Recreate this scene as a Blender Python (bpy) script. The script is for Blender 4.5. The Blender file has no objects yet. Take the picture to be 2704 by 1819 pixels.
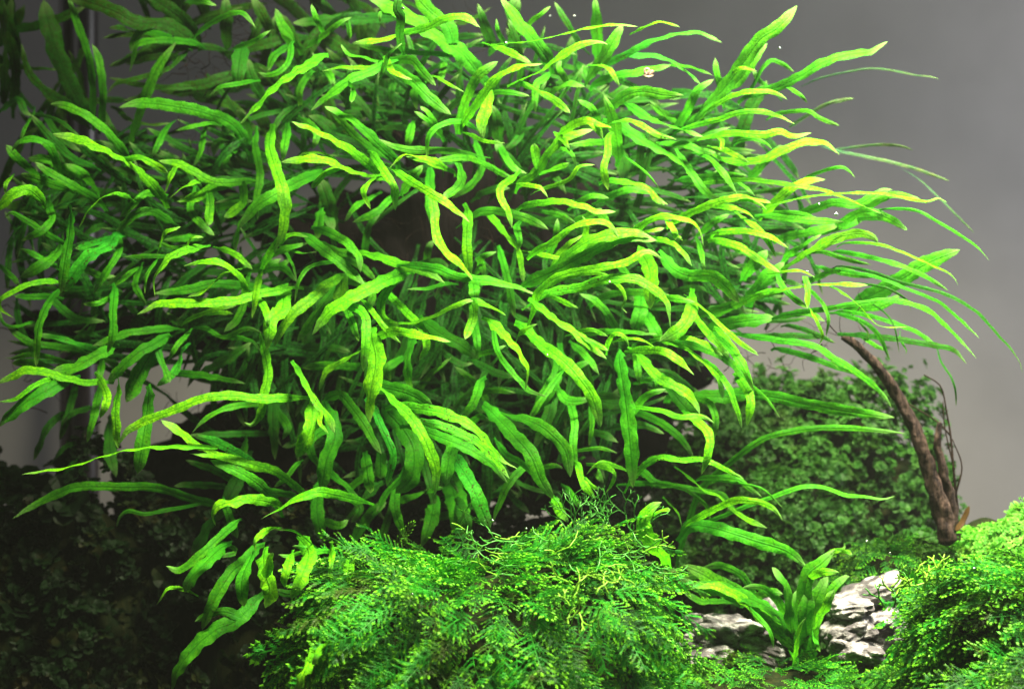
import bpy, math, random, re
import numpy as np
from mathutils import Vector, noise
random.seed(7); RNG = np.random.default_rng(7)
scene = bpy.context.scene
C = scene.collection
# ---------------------------------------------------------------- camera
cd = bpy.data.cameras.new('camera'); cam = bpy.data.objects.new('camera', cd); C.objects.link(cam)
CAMY, CAMZ, LENS, SW = -0.9, 0.2, 54.0, 36.0
cam.location = (0, CAMY, CAMZ); cam.rotation_euler = (math.radians(90), 0, 0)
cd.lens = LENS; cd.sensor_width = SW; cd.clip_start = 0.02; cd.clip_end = 20
cd.dof.use_dof = True; cd.dof.focus_distance = 0.81; cd.dof.aperture_fstop = 8.5
scene.camera = cam
# ---------------------------------------------------------------- world, lamps, exposure
w = bpy.data.worlds.new('World'); scene.world = w; w.use_nodes = True
bg = w.node_tree.nodes['Background']; bg.inputs[0].default_value = (0.7, 0.8, 0.75, 1); bg.inputs[1].default_value = 0.045
scene.view_settings.view_transform = 'Standard'; scene.view_settings.look = 'None'
scene.view_settings.exposure = 0.0; scene.view_settings.gamma = 1.0
def lamp(name, loc, target, sx, sy, power, col, spread=180):
    l = bpy.data.lights.new(name, 'AREA'); l.shape = 'RECTANGLE'; l.size = sx; l.size_y = sy
    l.energy = power; l.color = col; l.spread = math.radians(spread)
    o = bpy.data.objects.new(name, l); C.objects.link(o); o.location = loc
    d = Vector(target) - Vector(loc); o.rotation_euler = d.to_track_quat('-Z', 'Y').to_euler()
    return o
lamp('tank_lamp', (0.18, -0.18, 0.80), (0.09, -0.05, 0.16), 0.36, 0.08, 16.0, (1.0, 0.94, 0.66), 92)
lamp('backdrop_fill', (1.05, 0.16, 0.42), (0.42, 0.5, 0.30), 0.5, 0.5, 7.6, (0.96, 0.97, 1.0), 150)  # unseen light added to brighten the back glass from the right
lamp('moss_fill', (0.42, -0.12, 0.70), (0.30, -0.09, 0.0), 0.2, 0.1, 1.6, (1.0, 0.95, 0.74), 60)  # unseen fill added to brighten the moss at the right
lamp('backdrop_fill_left', (-1.05, 0.16, 0.55), (-0.25, 0.5, 0.30), 0.5, 0.5, 0.4, (1.0, 0.95, 0.97), 150)  # weak unseen light added to lift the left of the back glass
# ---------------------------------------------------------------- fern leaves as read off the photograph
TR = {}
TR['A'] = (0, 0, 2.6135, '''
t 120 7 o 590 800 520 650 440 480 360 250 300 0
t 60 6 n 640 800 640 600 610 380 540 180 470 -30
t 60 6 n 700 850 710 680 700 500 670 380 635 305
t 62 7 o 520 720 440 690 330 640 200 500 145 300
t 90 7 o 20 720 40 400 10 -20
t 80 8 o 90 720 110 480 60 200 80 -20
t 110 6 o 1340 290 1150 170 950 160 800 80 600 10 450 -20
t 120 7 o 1350 280 1250 130 1100 20 1000 -40
t 62 6 n 1350 300 1200 280 1050 280 950 310 920 400 895 505
+ 70 1 k 1180 262 1000 215 930 270 900 360
t 80 7 o 1300 290 1100 300 950 380 750 460
t 80 6 n 870 1060 940 850 1030 600 1100 450 1215 290
t 58 7 o 1500 600 1250 600 1050 600 900 570 750 540
t 45 6 o 1300 350 1150 480 950 540 800 580 740 650
t 50 7 o 1330 330 1200 380 1000 640 850 700
t 50 7 o 900 210 820 190 750 195
t 45 7 o 1000 250 850 240 705 265
t 90 7 o 1560 300 1560 150 1560 -20
t 80 7 o 1900 300 1820 120 1740 -20
t 80 6 n 2040 290 1950 180 1900 60
t 80 7 o 1250 150 1270 60 1350 -20
t 70 7 o 860 1060 800 960 740 850 690 730
t 60 7 o 1060 1090 1080 980 1140 880
t 50 7 o 820 760 880 820 1020 860 1200 850
t 70 8 o 600 800 540 500 470 340
u 55 4 n 1400 200 1480 150 1580 100 1680 95 1765 195
u 70 4 n 1290 10 1400 10 1495 40
u 45 4 n 1620 330 1740 290 1870 210
u 42 4 n 1740 560 1640 580 1520 600 1450 660
u 110 5 k 1670 340 1650 450 1640 620
u 52 3 n 2010 300 2000 400 1950 480 1850 520 1780 500
+ 62 0 n 1990 320 1890 390 1850 490
l 90 4 n 1720 1050 1620 870 1450 790 1250 740 970 710 820 745
l 68 3 n 860 1060 740 910 600 800 450 730 340 722
l 86 2 y 1110 1350 1000 1220 880 1120 700 1030 540 960 360 925
+ 55 0 n 860 1100 960 1090 1060 1130 1160 1195
l 60 3 n 410 1200 350 1020 230 960 130 980 80 1045
l 60 4 k 640 1150 500 1090 360 960 210 790
l 72 3 n 470 1310 300 1250 140 1200
l 72 4 n 520 1230 350 1110 190 1095
l 65 3 n 680 1390 520 1290 390 1220 240 1120
l 72 4 n 230 1190 130 1100 40 1000
l 72 4 n 660 1310 560 1190 450 1130
l 90 1 y 290 1390 200 1310 110 1330 0 1420 -60 1480
l 30 3 y 70 1230 40 1270 35 1340
l 60 1 z 860 1350 780 1335 700 1370 620 1440 545 1570
l 60 3 n 1110 1340 1000 1340 920 1410 825 1500
l 72 3 n 1150 1515 1050 1460 930 1480 860 1550 790 1620
l 66 3 y 1740 1250 1500 1260 1350 1190 1230 1130 1090 1108
+ 75 0 n 1670 1255 1680 1380 1640 1440 1545 1500
+ 90 0 y 1600 1270 1500 1280 1350 1360 1220 1390
+ 66 0 n 1440 1330 1450 1400 1440 1560
l 60 2 y 1350 1255 1240 1310 1170 1370
l 60 2 y 1195 1180 1165 1250 1140 1335
l 60 4 n 1410 890 1380 1060 1320 1165
l 95 5 k 1740 1040 1620 960 1500 990 1470 1090
l 80 5 n 1660 1000 1570 1050 1520 1170
l 42 5 n 1450 850 1300 880 1210 905
l 60 5 n 1150 880 1100 980 1040 1100
l 60 6 k 60 720 130 690 180 780 230 800
l 30 5 n 230 785 180 870 130 990
l 30 5 k 230 785 400 830 540 940 580 1010
c 62 4 n 1770 920 1760 1000 1795 1200 1770 1380 1780 1520
c 85 2 y 1880 890 1860 1000 1900 1150 1960 1350 1960 1560 1890 1750
c 75 3 n 1980 900 1950 1110
c 90 3 n 2200 1190 2000 1280 1900 1340 1760 1430 1650 1570
l 110 6 k 1000 1400 700 1350 400 1400 200 1500
l 90 6 k 1500 1150 1200 1250 900 1200 700 1150
l 70 6 k 500 1000 700 1100 800 1200
l 50 6 k 330 830 420 950 560 1050
''')
TR['B'] = (600, 0, 2.6135, '''
u 98 2 z 650 385 560 450 470 500 330 600 180 760 85 860
u 45 4 n 660 230 610 120 580 30
u 50 4 n 600 290 700 220 790 150 860 120
+ 40 0 n 830 140 840 200 850 275
u 90 6 k 1140 120 950 130 700 140 450 160
u 75 1 k 1200 310 1190 240 1200 120 1170 60 1195 -60
u 50 1 k 1090 440 1120 370 1210 295
u 135 4 n 1720 490 1640 390 1520 300 1380 200 1230 100 960 -30
+ 110 0 n 1560 300 1520 180 1400 80 1290 -40
+ 50 0 n 1580 380 1400 370 1150 350 1000 330 860 298
u 70 1 y 1250 220 1380 190 1500 130 1640 120 1745 192
u 55 2 y 1260 200 1180 240 1050 280 870 295
u 40 4 n 1140 100 1060 90 1055 165
u 55 3 n 1080 440 950 400 830 370 785 305
u 48 3 y 1090 450 960 470 800 465 650 492
u 82 2 n 1090 440 1000 490 850 550 700 660 570 770
+ 50 -1 y 830 570 870 620 855 710
u 62 1 y 1100 420 1150 500 1275 552
u 72 2 n 1130 420 1270 415 1350 500 1440 595
u 88 2 n 1110 450 1280 560 1400 680 1545 795
u 78 2 n 1590 880 1640 720 1700 570 1760 500 1870 425
u 88 1 y 1800 620 1790 740 1755 850 1765 965
u 50 2 n 1700 880 1620 840 1480 860 1390 940 1380 1110
u 40 2 y 1680 930 1780 975 1920 990
c 78 2 n 1170 1120 1060 1010 950 900 850 820 670 735
c 60 3 n 1050 1060 900 950 800 850 690 740
c 78 1 y 1020 1180 900 1070 760 980 600 900 440 838
c 80 1 y 1050 1230 850 1180 720 1120 580 1095 370 1120
+ 60 0 y 800 1160 690 1190 580 1300
c 30 2 y 760 1120 660 1060 540 1055 480 1095
c 62 1 y 1010 1230 940 1320 990 1445
c 66 1 y 1000 1060 1080 1180 1150 1290 1160 1455
c 85 1 y 1440 1115 1300 1080 1210 1075 1120 1160
c 65 2 n 1700 1070 1500 1040 1350 1040 1180 1020 1040 960
c 62 2 n 1800 1140 1650 1090 1500 1100 1420 1115
+ 72 -1 y 1590 1100 1620 1230 1580 1300 1485 1365
c 42 2 y 1560 1182 1450 1150 1350 1110 1230 1080
c 68 0 y 1150 1170 1280 1260 1400 1330 1540 1420 1675 1535
c 50 3 n 1770 1130 1880 1190 1990 1245
c 92 5 k 2110 1230 1980 1150 1900 1050 1850 960
c 110 5 k 720 1580 700 1400 640 1230
c 80 3 n 1400 1180 1400 1400 1430 1590
c 80 3 n 1210 1320 1290 1210 1350 1140
c 60 4 n 1130 1370 1020 1470 865 1535
c 60 4 n 980 1370 880 1430 810 1530
c 60 1 y 1970 1230 1890 1290 1890 1370 1940 1460 1965 1575
c 70 4 n 1270 880 1240 1030
c 55 5 k 1020 800 850 780 740 800
c 60 3 n 1440 870 1390 780 1330 735
c 42 3 n 1430 880 1370 820 1290 770
u 62 4 n 680 490 710 520 745 610
u 62 5 n 1500 420 1460 600
u 62 5 n 560 520 500 620 510 770
c 62 3 n 560 850 620 920 590 1030
c 80 5 k 850 980 750 920 650 830 560 800
c 70 5 n 1350 560 1290 640 1310 760
u 60 6 k 900 580 1000 640 1050 740
u 60 6 k 1150 560 1130 660 1160 760
c 70 5 k 1200 880 1050 890 950 930
c 60 5 k 1750 1340 1850 1300 1950 1300
c 60 4 n 1720 1000 1760 1150 1680 1280 1550 1370
u 30 3 y 1440 530 1540 590 1640 640
u 70 6 k 150 900 110 820 60 760
u 80 6 k 300 720 200 600 130 400
u 70 6 n 420 270 360 160 350 70
''')
TR['C'] = (1200, 0, 2.6135, '''
u 108 3 n 650 420 560 290 450 160 320 -20
u 82 5 k 260 320 200 150 160 25
u 40 4 n 350 300 300 220 290 130
u 115 5 k 420 280 400 100 440 -20
u 50 4 n 500 180 580 110 665 45
u 50 5 k 870 310 790 180 690 15
u 88 5 n 990 340 980 160 970 -20
u 40 1 y 340 300 500 290 700 250 900 200 1100 172 1265 186
u 30 2 y 1310 190 1420 152 1555 188
u 68 1 y 440 560 600 490 700 410 850 320 980 290 1060 308
+ 62 -1 y 450 570 560 620 700 700 800 782
u 78 1 y 60 850 180 680 300 530 450 460 610 442
u 62 2 y 280 320 400 370 530 440
u 50 2 n 160 690 280 640 380 640 520 665
r 95 4 n 940 520 1040 380 1160 170
r 62 4 s 1020 460 1200 370 1350 290 1550 235 1700 230 1845 295
+ 55 0 n 1200 385 1400 390 1540 450 1705 585
r 36 4 n 1520 450 1650 470 1785 522
r 72 4 n 970 580 1100 530 1300 490 1500 450
r 46 2 y 1020 455 1080 490 1140 598
r 85 3 n 1080 740 1180 660 1300 630 1450 655 1585 660
r 70 4 n 1550 860 1620 740 1680 620 1790 550
r 104 3 n 1620 860 1780 700 1900 560 2000 420 2110 270 2230 190 2365 40
r 57 4 n 1850 660 1810 500 1800 400
r 72 1 y 760 900 870 840 960 850 1025 965
+ 50 0 y 960 840 1020 865 1085 882
r 52 1 z 1090 850 1200 830 1300 870 1400 930 1535 965
r 85 3 n 1130 1060 1100 850 1060 730 1030 655
r 62 3 n 1000 870 950 750 850 690
r 60 2 y 1060 950 1060 1050 1030 1170 1062 1315
r 60 2 y 730 940 770 990 800 1055
c 75 2 y 450 1270 560 1190 650 1060 760 950 960 895
+ 70 0 y 580 1170 560 1080 550 990
+ 45 0 y 580 1200 680 1170 795 1128
c 36 2 y 590 1310 720 1270 800 1230 860 1150 970 1138
c 42 1 y 520 1280 600 1300 645 1365
r 58 2 z 1050 1248 1200 1260 1330 1300 1400 1380 1475 1412
r 52 3 n 850 1400 960 1350 1070 1370
r 62 3 n 1040 1370 1200 1310 1390 1335
r 64 1 y 470 1425 600 1400 750 1390 900 1430 1000 1460 1115 1462
r 50 2 n 640 1465 740 1490 840 1545
r 92 3 n 1130 860 1300 970 1450 1050 1570 1130 1660 1250
r 78 3 n 1190 720 1350 820 1550 890 1720 945
r 62 3 n 1430 990 1600 1000 1700 1040 1835 1065
r 72 3 n 1580 1240 1800 1220 2020 1215
r 70 3 n 1560 1080 1640 1200 1750 1340 1850 1370
r 36 2 n 1700 1070 1770 1100 1870 1200 1955 1350
r 20 2 n 1190 1090 1330 1200 1430 1325
r 36 4 n 680 1020 800 1050 850 1170
r 56 5 k 660 1180 720 1250 770 1340
r 60 4 n 1050 980 900 990 780 1000
r 110 5 k 1120 1040 1170 1130 1140 1260
r 80 5 n 1560 860 1450 800 1350 720 1300 740
r 60 5 n 1480 800 1400 760 1350 690
r 60 5 n 1530 850 1700 800 1830 690
r 90 5 k 300 940 290 800 250 720
r 70 5 k 1280 1110 1300 1000 1400 960
r 60 5 k 480 900 420 980 330 1050
r 60 4 n 330 1040 400 1150 500 1200
r 60 4 n 760 540 720 460 740 420
r 70 4 n 700 620 800 580 900 600
r 60 4 n 620 540 560 600 560 780
r 60 5 k 860 440 900 520 930 600
''')
TR['D'] = (1900, 0, 2.6135, '''
r 16 6 g 560 600 700 540 900 495 1050 475 1200 490 1350 520 1450 530 1520 548
r 30 6 g 480 880 600 800 740 720 860 690 930 682
r 26 6 g 700 1010 850 1050 1100 1100 1300 1150 1450 1200 1590 1252
r 16 6 g 1250 1160 1380 1240 1520 1370 1650 1500 1760 1610
r 22 6 g 760 1040 900 1020 1100 1000 1250 1010 1340 1040
r 48 2 y -80 760 0 710 120 650 250 630 380 640 468 688
r 48 2 y -250 890 -100 850 0 825 120 780 250 770 380 790 522 858
r 38 3 n 370 795 500 770 620 770 700 820 830 872
r 62 2 y -120 960 0 930 130 920 300 930 420 910 500 940 635 918
+ 38 -1 y -20 940 20 970 10 1035
r 68 2 y -60 1060 60 1110 200 1115 330 1090 450 1030 600 980 730 990 828 1068
r 95 6 k 90 1160 190 800 330 560
r 78 3 n 200 660 400 600 550 530 700 440 880 380 1030 360 1160 288
+ 36 0 n 210 630 280 500 350 420 430 440 515 500
r 36 3 n 470 600 560 660 608 712
r 34 3 y 90 500 160 470 258 490
r 70 5 n 220 1215 330 1100 430 1000
r 42 2 y -150 1270 0 1255 200 1240 450 1270 700 1310 900 1380 1030 1440 1148 1482
r 32 1 y 390 1410 600 1360 850 1335 1100 1335 1300 1370 1430 1390 1510 1370 1575 1400
r 30 3 n 600 1225 750 1170 860 1158 938 1228
r 72 3 y 340 1440 480 1310 600 1250 730 1240
r 62 2 n 330 1490 600 1520 860 1530
r 72 3 n 560 1480 780 1400 950 1410 1120 1320 1195 1310
r 62 3 n 1020 1430 1200 1345 1385 1372
r 72 3 n 840 1540 1000 1460 1150 1500 1300 1585
r 62 1 y -330 1540 -200 1470 0 1390 150 1365 260 1400 330 1450
+ 40 0 y 80 1370 200 1365 355 1400
r 52 2 y -60 1420 60 1430 180 1460 260 1530
r 50 2 y -30 1020 60 1045 205 1125
r 30 2 n -30 1150 70 1270 130 1355
r 30 3 n 130 1260 200 1310 245 1355
r 80 4 n 0 640 130 560 240 400 330 300
r 50 4 n 330 600 260 540 230 470
r 36 3 n 150 970 250 960 330 1000 370 1045
''')
TR['E'] = (0, 500, 2.6135, '''
l 82 1 n 490 160 480 330 450 500 420 720
l 108 2 s 800 320 750 390 620 450 520 570 430 715
+ 60 0 n 760 340 650 370 520 410
l 92 3 n 420 370 380 450 280 530 140 605
l 50 4 n 330 500 220 440 135 408
l 60 3 n 340 130 360 200 280 290 145 355
l 45 3 n 430 370 300 290 180 215 80 160 30 200
l 60 3 n 820 320 820 430 740 560 645 718
l 50 4 n 920 560 820 640 740 692
l 42 4 n -10 520 80 600 150 680
l 50 2 y 400 640 250 640 100 700 5 760 5 830 95 885
l 52 3 n 330 740 200 740 90 735
l 72 1 n 410 690 340 780 290 880 260 1000 250 1225
l 62 4 k 370 770 470 860 560 900 730 910
l 52 3 n 520 1100 400 1085 200 1050 50 950
l 62 3 s 660 1110 520 1060 420 1030 270 1000
l 26 4 n 210 920 100 950 20 920 0 830
l 50 3 n 750 750 670 790 570 790
l 68 2 n 790 700 780 850 780 1000 740 1130
l 62 3 n 1160 960 950 980 820 1010 630 1085
l 92 2 n 780 1090 640 1160 500 1235 365 1245
l 46 3 n 480 1210 350 1160 200 1140 65 1172
l 62 3 n 360 1230 200 1195 80 1200
l 78 1 y 730 1330 600 1330 480 1310 350 1270 180 1250 -20 1340
l 46 2 y 440 1290 280 1330 170 1400 100 1450 -10 1465
l 112 2 n 450 1320 300 1400 150 1490 -20 1640
l 85 2 n 1160 1010 1060 1070 950 1130 830 1240 740 1335
+ 118 0 s 1090 1060 1010 1190 950 1300 870 1470
+ 50 0 n 1090 1110 1130 1220 1172 1335
l 46 3 n 1300 990 1220 1080 1160 1180
l 78 3 s 1260 1110 1210 1250 1080 1360
l 62 4 n 700 1180 690 1330
l 66 1 y 700 1330 740 1440 690 1580
l 78 1 y 820 1370 800 1500 800 1620 815 1790
l 104 1 n 1030 1400 1010 1600 980 1780 950 1960
l 62 5 k 520 1350 480 1520 410 1730
l 62 5 k 440 1550 330 1640 230 1870
c 78 1 y 2010 680 1800 720 1600 770 1300 785 1100 790 945 865
c 72 3 n 1850 690 1500 650 1300 690 1060 720
c 74 1 z 1370 400 1200 450 1110 540 1060 640 1075 760
c 30 2 n 1080 490 1010 600 1000 720
c 58 3 n 970 540 930 640 960 720 1010 800
c 36 3 n 1180 465 1000 460 850 468
c 52 1 y 1700 720 1680 640 1600 550 1500 500 1400 500 1265 530
c 82 1 y 1620 560 1530 590 1430 690 1290 745
c 50 2 y 1560 420 1640 460 1745 555
c 50 2 y 1110 375 1140 300 1250 258
c 50 2 y 1290 390 1330 330 1405 332
c 32 3 n 1300 400 1180 400 1100 370 1110 430
c 66 3 n 1950 10 1850 80 1700 180 1640 290 1620 450
c 70 2 n 1700 650 1680 800 1630 900 1545 985
c 66 1 y 1800 560 1770 700 1740 890
c 60 1 y 1800 780 1840 850 1850 960
c 112 1 y 1960 700 1950 820 1870 900 1860 1000 1840 1110
c 78 1 y 1810 1060 1840 1180 1850 1290 1820 1420 1790 1570 1730 1625 1685 1605
c 62 3 n 1240 1270 1450 1290 1700 1340
c 80 5 k 1400 1260 1600 1150 1740 1050
c 52 5 k 1680 1250 1720 1080
c 46 3 n 1420 960 1550 1020 1700 960 1810 990
c 46 3 n 1620 1020 1740 1050 1800 1120
c 40 3 y 1300 900 1450 840 1640 800
+ 36 0 y 1420 860 1520 850 1610 860
c 60 3 n 1330 50 1310 130 1360 210 1480 320
c 60 4 n 1500 130 1650 90 1750 80
c 60 4 n 1800 560 1950 540 2050 640
c 70 4 n 1700 560 1850 520 1940 480
c 60 5 k 1110 960 1130 860 1110 830
c 60 5 k 1300 960 1200 900 1150 850
c 60 5 n 1400 330 1250 340 1130 350
l 70 6 k 700 250 600 300 560 320
l 50 5 k 80 330 60 480 50 700
l 60 5 n 600 560 700 600 800 600
''')
TR['F'] = (600, 500, 2.6135, '''
c 85 2 y 810 590 700 650 600 740 450 860 370 980 325 1085
+ 100 0 n 790 580 790 680 770 790
c 72 2 y 280 470 340 370 450 310 560 330
c 62 3 n 270 470 420 405 560 370
c 104 1 y 1240 570 1050 650 850 750 700 850 585 1005
+ 72 0 y 1170 620 1080 730 1060 850 1110 920 1200 935
c 72 3 n 760 660 600 880 482 1055
c 62 1 y 1110 930 1300 915 1500 840 1620 780 1720 762
+ 62 0 y 1680 765 1800 800 1925 872
+ 74 -1 y 1690 760 1700 880 1640 1035
c 85 2 n 1700 650 1710 770
c 72 0 z 770 810 880 815 950 870 960 970 950 1110 940 1255
c 62 1 n 830 840 870 940 910 1050
c 142 0 y 1000 1020 1030 1180 1000 1360 980 1500 985 1610
c 74 0 y 1040 1020 1150 980 1300 1000 1545 1052
c 46 1 y 960 790 1060 920 1130 1000 1200 1062
c 62 1 y 1110 720 1220 830 1320 930 1370 1010 1370 1100 1325 1182
c 62 2 y 950 1100 800 1180 680 1260 635 1390
c 78 2 y 850 420 1060 470 1230 530 1400 580 1503 652
c 76 2 n 660 280 800 350 900 450 920 575
c 82 2 n 540 320 680 430 800 520 960 670
c 62 3 n 640 380 800 440 940 445
c 92 4 n 640 180 620 350
c 90 5 k 680 -20 680 150 740 290
c 36 2 n 720 500 580 530 500 620 465 780
c 26 3 n 420 420 520 440 620 430
c 26 3 n 400 430 450 520 480 625
c 72 1 y 1400 0 1430 150 1440 300 1500 420 1620 530 1720 655
c 82 2 y 1660 170 1655 400 1680 620
c 78 1 n 1280 525 1450 550 1580 600 1780 630 1950 660 2150 730
c 62 2 y 1790 160 1850 220 1930 320 2010 420 2030 530 2045 655
c 60 3 n 1880 420 1930 600 1960 750 1985 885
c 92 3 n 1360 910 1500 1010 1620 1080 1740 1170
c 46 2 n 1740 1140 1830 1115 1925 1078
c 85 2 n 1280 1040 1240 1200 1270 1410
c 78 2 n 1750 1330 1710 1450 1620 1580
c 72 0 z 490 1250 560 1380 620 1480 700 1570 740 1680
c 72 4 n 930 1230 700 1215 520 1230
c 62 5 k 950 410 980 250 1060 160
c 60 5 k 1380 480 1390 400 1430 350
c 62 3 n 1700 850 1720 1000 1730 1170
c 50 4 n 1740 540 1760 470 1860 430
c 62 4 n 870 640 1000 700 970 850
c 70 4 n 1180 1180 1100 1240 1130 1320
c 50 5 k 1450 1100 1600 1200 1700 1200
c 60 5 n 1320 1380 1420 1260 1560 1150
c 60 5 k 1320 520 1450 500 1550 560
c 40 3 n 1500 650 1400 680 1240 690
c 60 4 n 850 490 960 560 1030 640
c 60 5 n 300 540 380 520 430 480
c 70 5 k 560 1090 700 1090 850 1120
''')
TR['G'] = (1200, 500, 2.6135, '''
c 64 0 y 540 850 580 710 700 610 850 565 1000 540 1180 505 1320 430 1432 475
c 98 1 n 500 650 700 560 900 450 1100 350 1250 330 1400 355
c 90 1 y 720 500 870 390 1000 330 1200 298 1355 325
c 62 0 y 560 430 700 350 800 270 950 220 1060 240 1135 335
c 42 2 y 560 440 700 470 810 480
c 62 2 y 720 450 800 370 890 310
c 78 0 z 560 770 650 710 850 680 1050 620 1250 620 1380 690 1470 790 1490 955
c 36 1 y 620 720 700 640 850 590 1000 580 1080 620 1150 680 1180 760 1155 815 1195 855
c 82 0 y 550 780 700 900 850 1000 950 1090 1053 1170
+ 42 0 y 870 1010 980 1070 1062 1112
c 42 2 y 680 740 800 800 855 820
c 92 0 y 480 950 600 1070 750 1180 870 1310 960 1450 1010 1640
c 92 0 y 260 920 360 1020 450 1130 505 1250 488 1395
c 42 1 y 450 1000 520 950 570 930
c 46 1 n 270 930 280 1050 320 1160 450 1320 520 1390 635 1428
c 64 2 n 130 900 160 1080 150 1170
c 112 0 n 1140 1160 1160 1300 1190 1500 1220 1800 1232 2060
c 112 2 y 1290 430 1350 550 1350 680 1350 832
c 98 1 y 1640 740 1630 850 1560 960 1415 1050
c 60 1 n 1440 750 1560 760 1660 780
c 42 1 y 1650 770 1750 850 1850 950 1980 1060 2095 1135
c 62 1 y 1640 850 1740 980 1830 1080 1905 1165
c 92 1 n 1440 450 1500 540 1620 595 1780 600 1870 670 1965 785
c 52 1 y 1370 340 1500 370 1580 440 1640 532
r 58 0 y 1250 275 1380 200 1500 190 1630 220 1700 300 1718 398
r 62 0 y 1470 220 1520 290 1525 350
r 26 0 y 1530 310 1578 355
r 50 2 n 1690 380 1710 470 1730 575
r 42 2 y 1300 300 1450 268
c 72 2 n 90 210 200 150 350 160 500 200 650 278
c 36 1 y 850 985 950 968 1060 1015
c 42 1 y 1060 1060 1100 1000 1170 1010 1205 1085
c 38 1 y 1190 1030 1300 1040 1405 1105
c 68 0 y 1270 1110 1430 1115 1550 1180 1655 1282
c 52 1 y 1400 1030 1550 1020 1700 1050 1855 1148
c 52 3 n 860 1000 1100 980 1400 1000
r 62 1 y 1440 1040 1600 1100 1750 1220 1830 1320 1852 1445
r 52 1 y 1760 1200 1870 1330 1930 1450 1985 1650
r 72 2 n 1600 1060 1850 1150 1980 1280 2070 1400
r 62 1 y 1820 970 1950 1130 2030 1280 2060 1395
r 72 1 y 1960 1300 2040 1430 2040 1520 2018 1630
r 62 4 n 1680 870 1900 800 2110 730
b 82 1 y 1280 1150 1400 1290 1550 1370 1650 1450 1695 1555
b 92 2 n 1450 1300 1550 1450 1700 1600
b 60 3 n 1150 540 1200 600 1240 690
c 110 3 n 1290 740 1280 850 1240 980
c 62 3 n 1130 980 1050 850 960 760 860 720
c 62 3 n 980 770 1100 720 1300 710 1500 740
c 90 4 n 1320 860 1380 960 1440 1060
c 60 3 n 1240 1080 1260 1200 1280 1350
c 40 3 n 1310 1320 1380 1310 1390 1370 1330 1380
c 60 3 n 830 1080 920 1160 1000 1280
c 60 4 n 700 1290 850 1220 960 1170
c 100 4 n 730 1120 720 1250 640 1400 550 1560
c 60 4 k 900 1380 1000 1420 1150 1430
c 60 3 n 660 430 700 330 710 200
c 50 2 y 900 340 910 260 880 180
c 60 3 n 870 200 950 170 1020 130
c 70 4 n 1020 180 1050 220 1060 260
c 60 3 n 1750 330 1900 290 2091 290
r 70 3 n 1800 350 1950 400 2091 480
r 60 4 n 1700 300 1800 220 1900 170
c 60 4 n 200 1420 100 1300 0 1220
c 60 4 k 160 1200 300 1270 430 1290
c 60 4 n 170 480 200 560 190 620
c 60 5 k 1550 700 1700 680 1800 740
c 60 2 n 430 260 450 350 440 420
b 60 3 k 1650 1400 1500 1280 1350 1240
''')
TR['H'] = (1900, 500, 2.6135, '''
r 80 2 y 420 570 600 440 800 340 950 305 1060 330 1095 375
r 62 1 y -20 350 150 400 280 490 420 575
r 52 1 n 390 560 430 660 500 740 610 820
r 58 1 y 140 180 250 260 330 350 390 472
r 52 1 y -20 300 200 290 350 330 475 405
r 30 1 y 400 575 550 560 660 608
r 118 4 n 950 780 1150 680 1300 590 1450 500 1660 418
r 60 1 y 280 720 450 690 650 660 850 655 1025 662
+ 52 -1 y 590 600 610 700 606 825
r 62 3 n -20 860 250 740 480 680
r 46 2 n 420 870 700 830 950 790 1200 765 1430 830 1550 930 1680 1060 1775 1168
r 34 1 y 830 700 950 790 1030 880 1110 945 1300 950
r 30 2 k 840 530 1050 570 1250 640 1450 690 1600 740 1780 850 1900 980 2010 1100 2070 1190 2092 1270
r 30 2 n 860 560 1100 610 1300 690 1500 770 1650 890 1795 1028
r 42 3 n 820 430 1000 460 1200 510 1400 590 1580 700
r 26 2 y 880 370 1100 380 1300 450 1500 540 1600 590 1650 665
r 20 2 k 950 650 1150 680 1300 770 1320 840
r 14 2 k 1050 790 1150 860 1210 960 1240 1130
r 38 3 n 830 860 1000 920 1100 1010 1180 1190
r 50 3 k 880 1000 1200 1030 1500 1080 1620 1110 1705 1205
r 18 3 k 1500 1080 1530 1190 1600 1300 1630 1400 1632 1500
r 40 3 n 850 840 1100 890 1350 980 1515 1095
r 30 1 y 640 850 690 950 712 1020 685 1072
r 36 2 n 630 700 720 800 752 900 735 1020
r 54 2 n 130 1000 400 1040 650 1080 800 1170 1000 1300 1130 1420 1192 1515
r 52 4 n 400 1100 600 1150 800 1220 1030 1285
r 16 2 y 660 1090 760 1170 822 1238
r 62 1 n -20 1010 100 1130 180 1260 235 1395
r 22 2 n 220 1350 330 1450 420 1580
r 32 1 y -20 910 100 1030 272 1148
r 85 2 n 60 1400 350 1425 600 1480 900 1530 1210 1575
r 26 2 n 1170 135 1350 145 1500 220 1650 310 1780 400 1862 492
r 62 3 n 480 450 600 370 705 308
r 54 3 n 960 200 1150 200 1295 285
r 100 3 n -30 950 150 910 380 885
r 60 3 n 460 870 600 850 730 910
r 60 3 n 300 180 500 170 700 210
r 70 4 n 450 330 650 290 830 240
r 60 4 n 700 300 900 240 1000 190
r 50 4 n 650 620 800 560 950 570
r 40 3 n 550 450 700 430 900 490 1050 520
r 40 4 n 700 540 900 590 1150 600
r 110 4 n 250 700 330 600 450 500
r 90 4 n 200 560 260 500 330 420
r 50 4 k 300 1010 500 1010 750 1020
r 40 4 k 480 940 620 980 800 1060
r 36 3 n 950 1000 1080 1080 1170 1120
r 18 3 k 950 900 1020 980 1030 1020
r 18 3 n 1250 1040 1290 1110 1280 1140
r 60 4 n 900 820 1100 810 1250 730
''')
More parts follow.
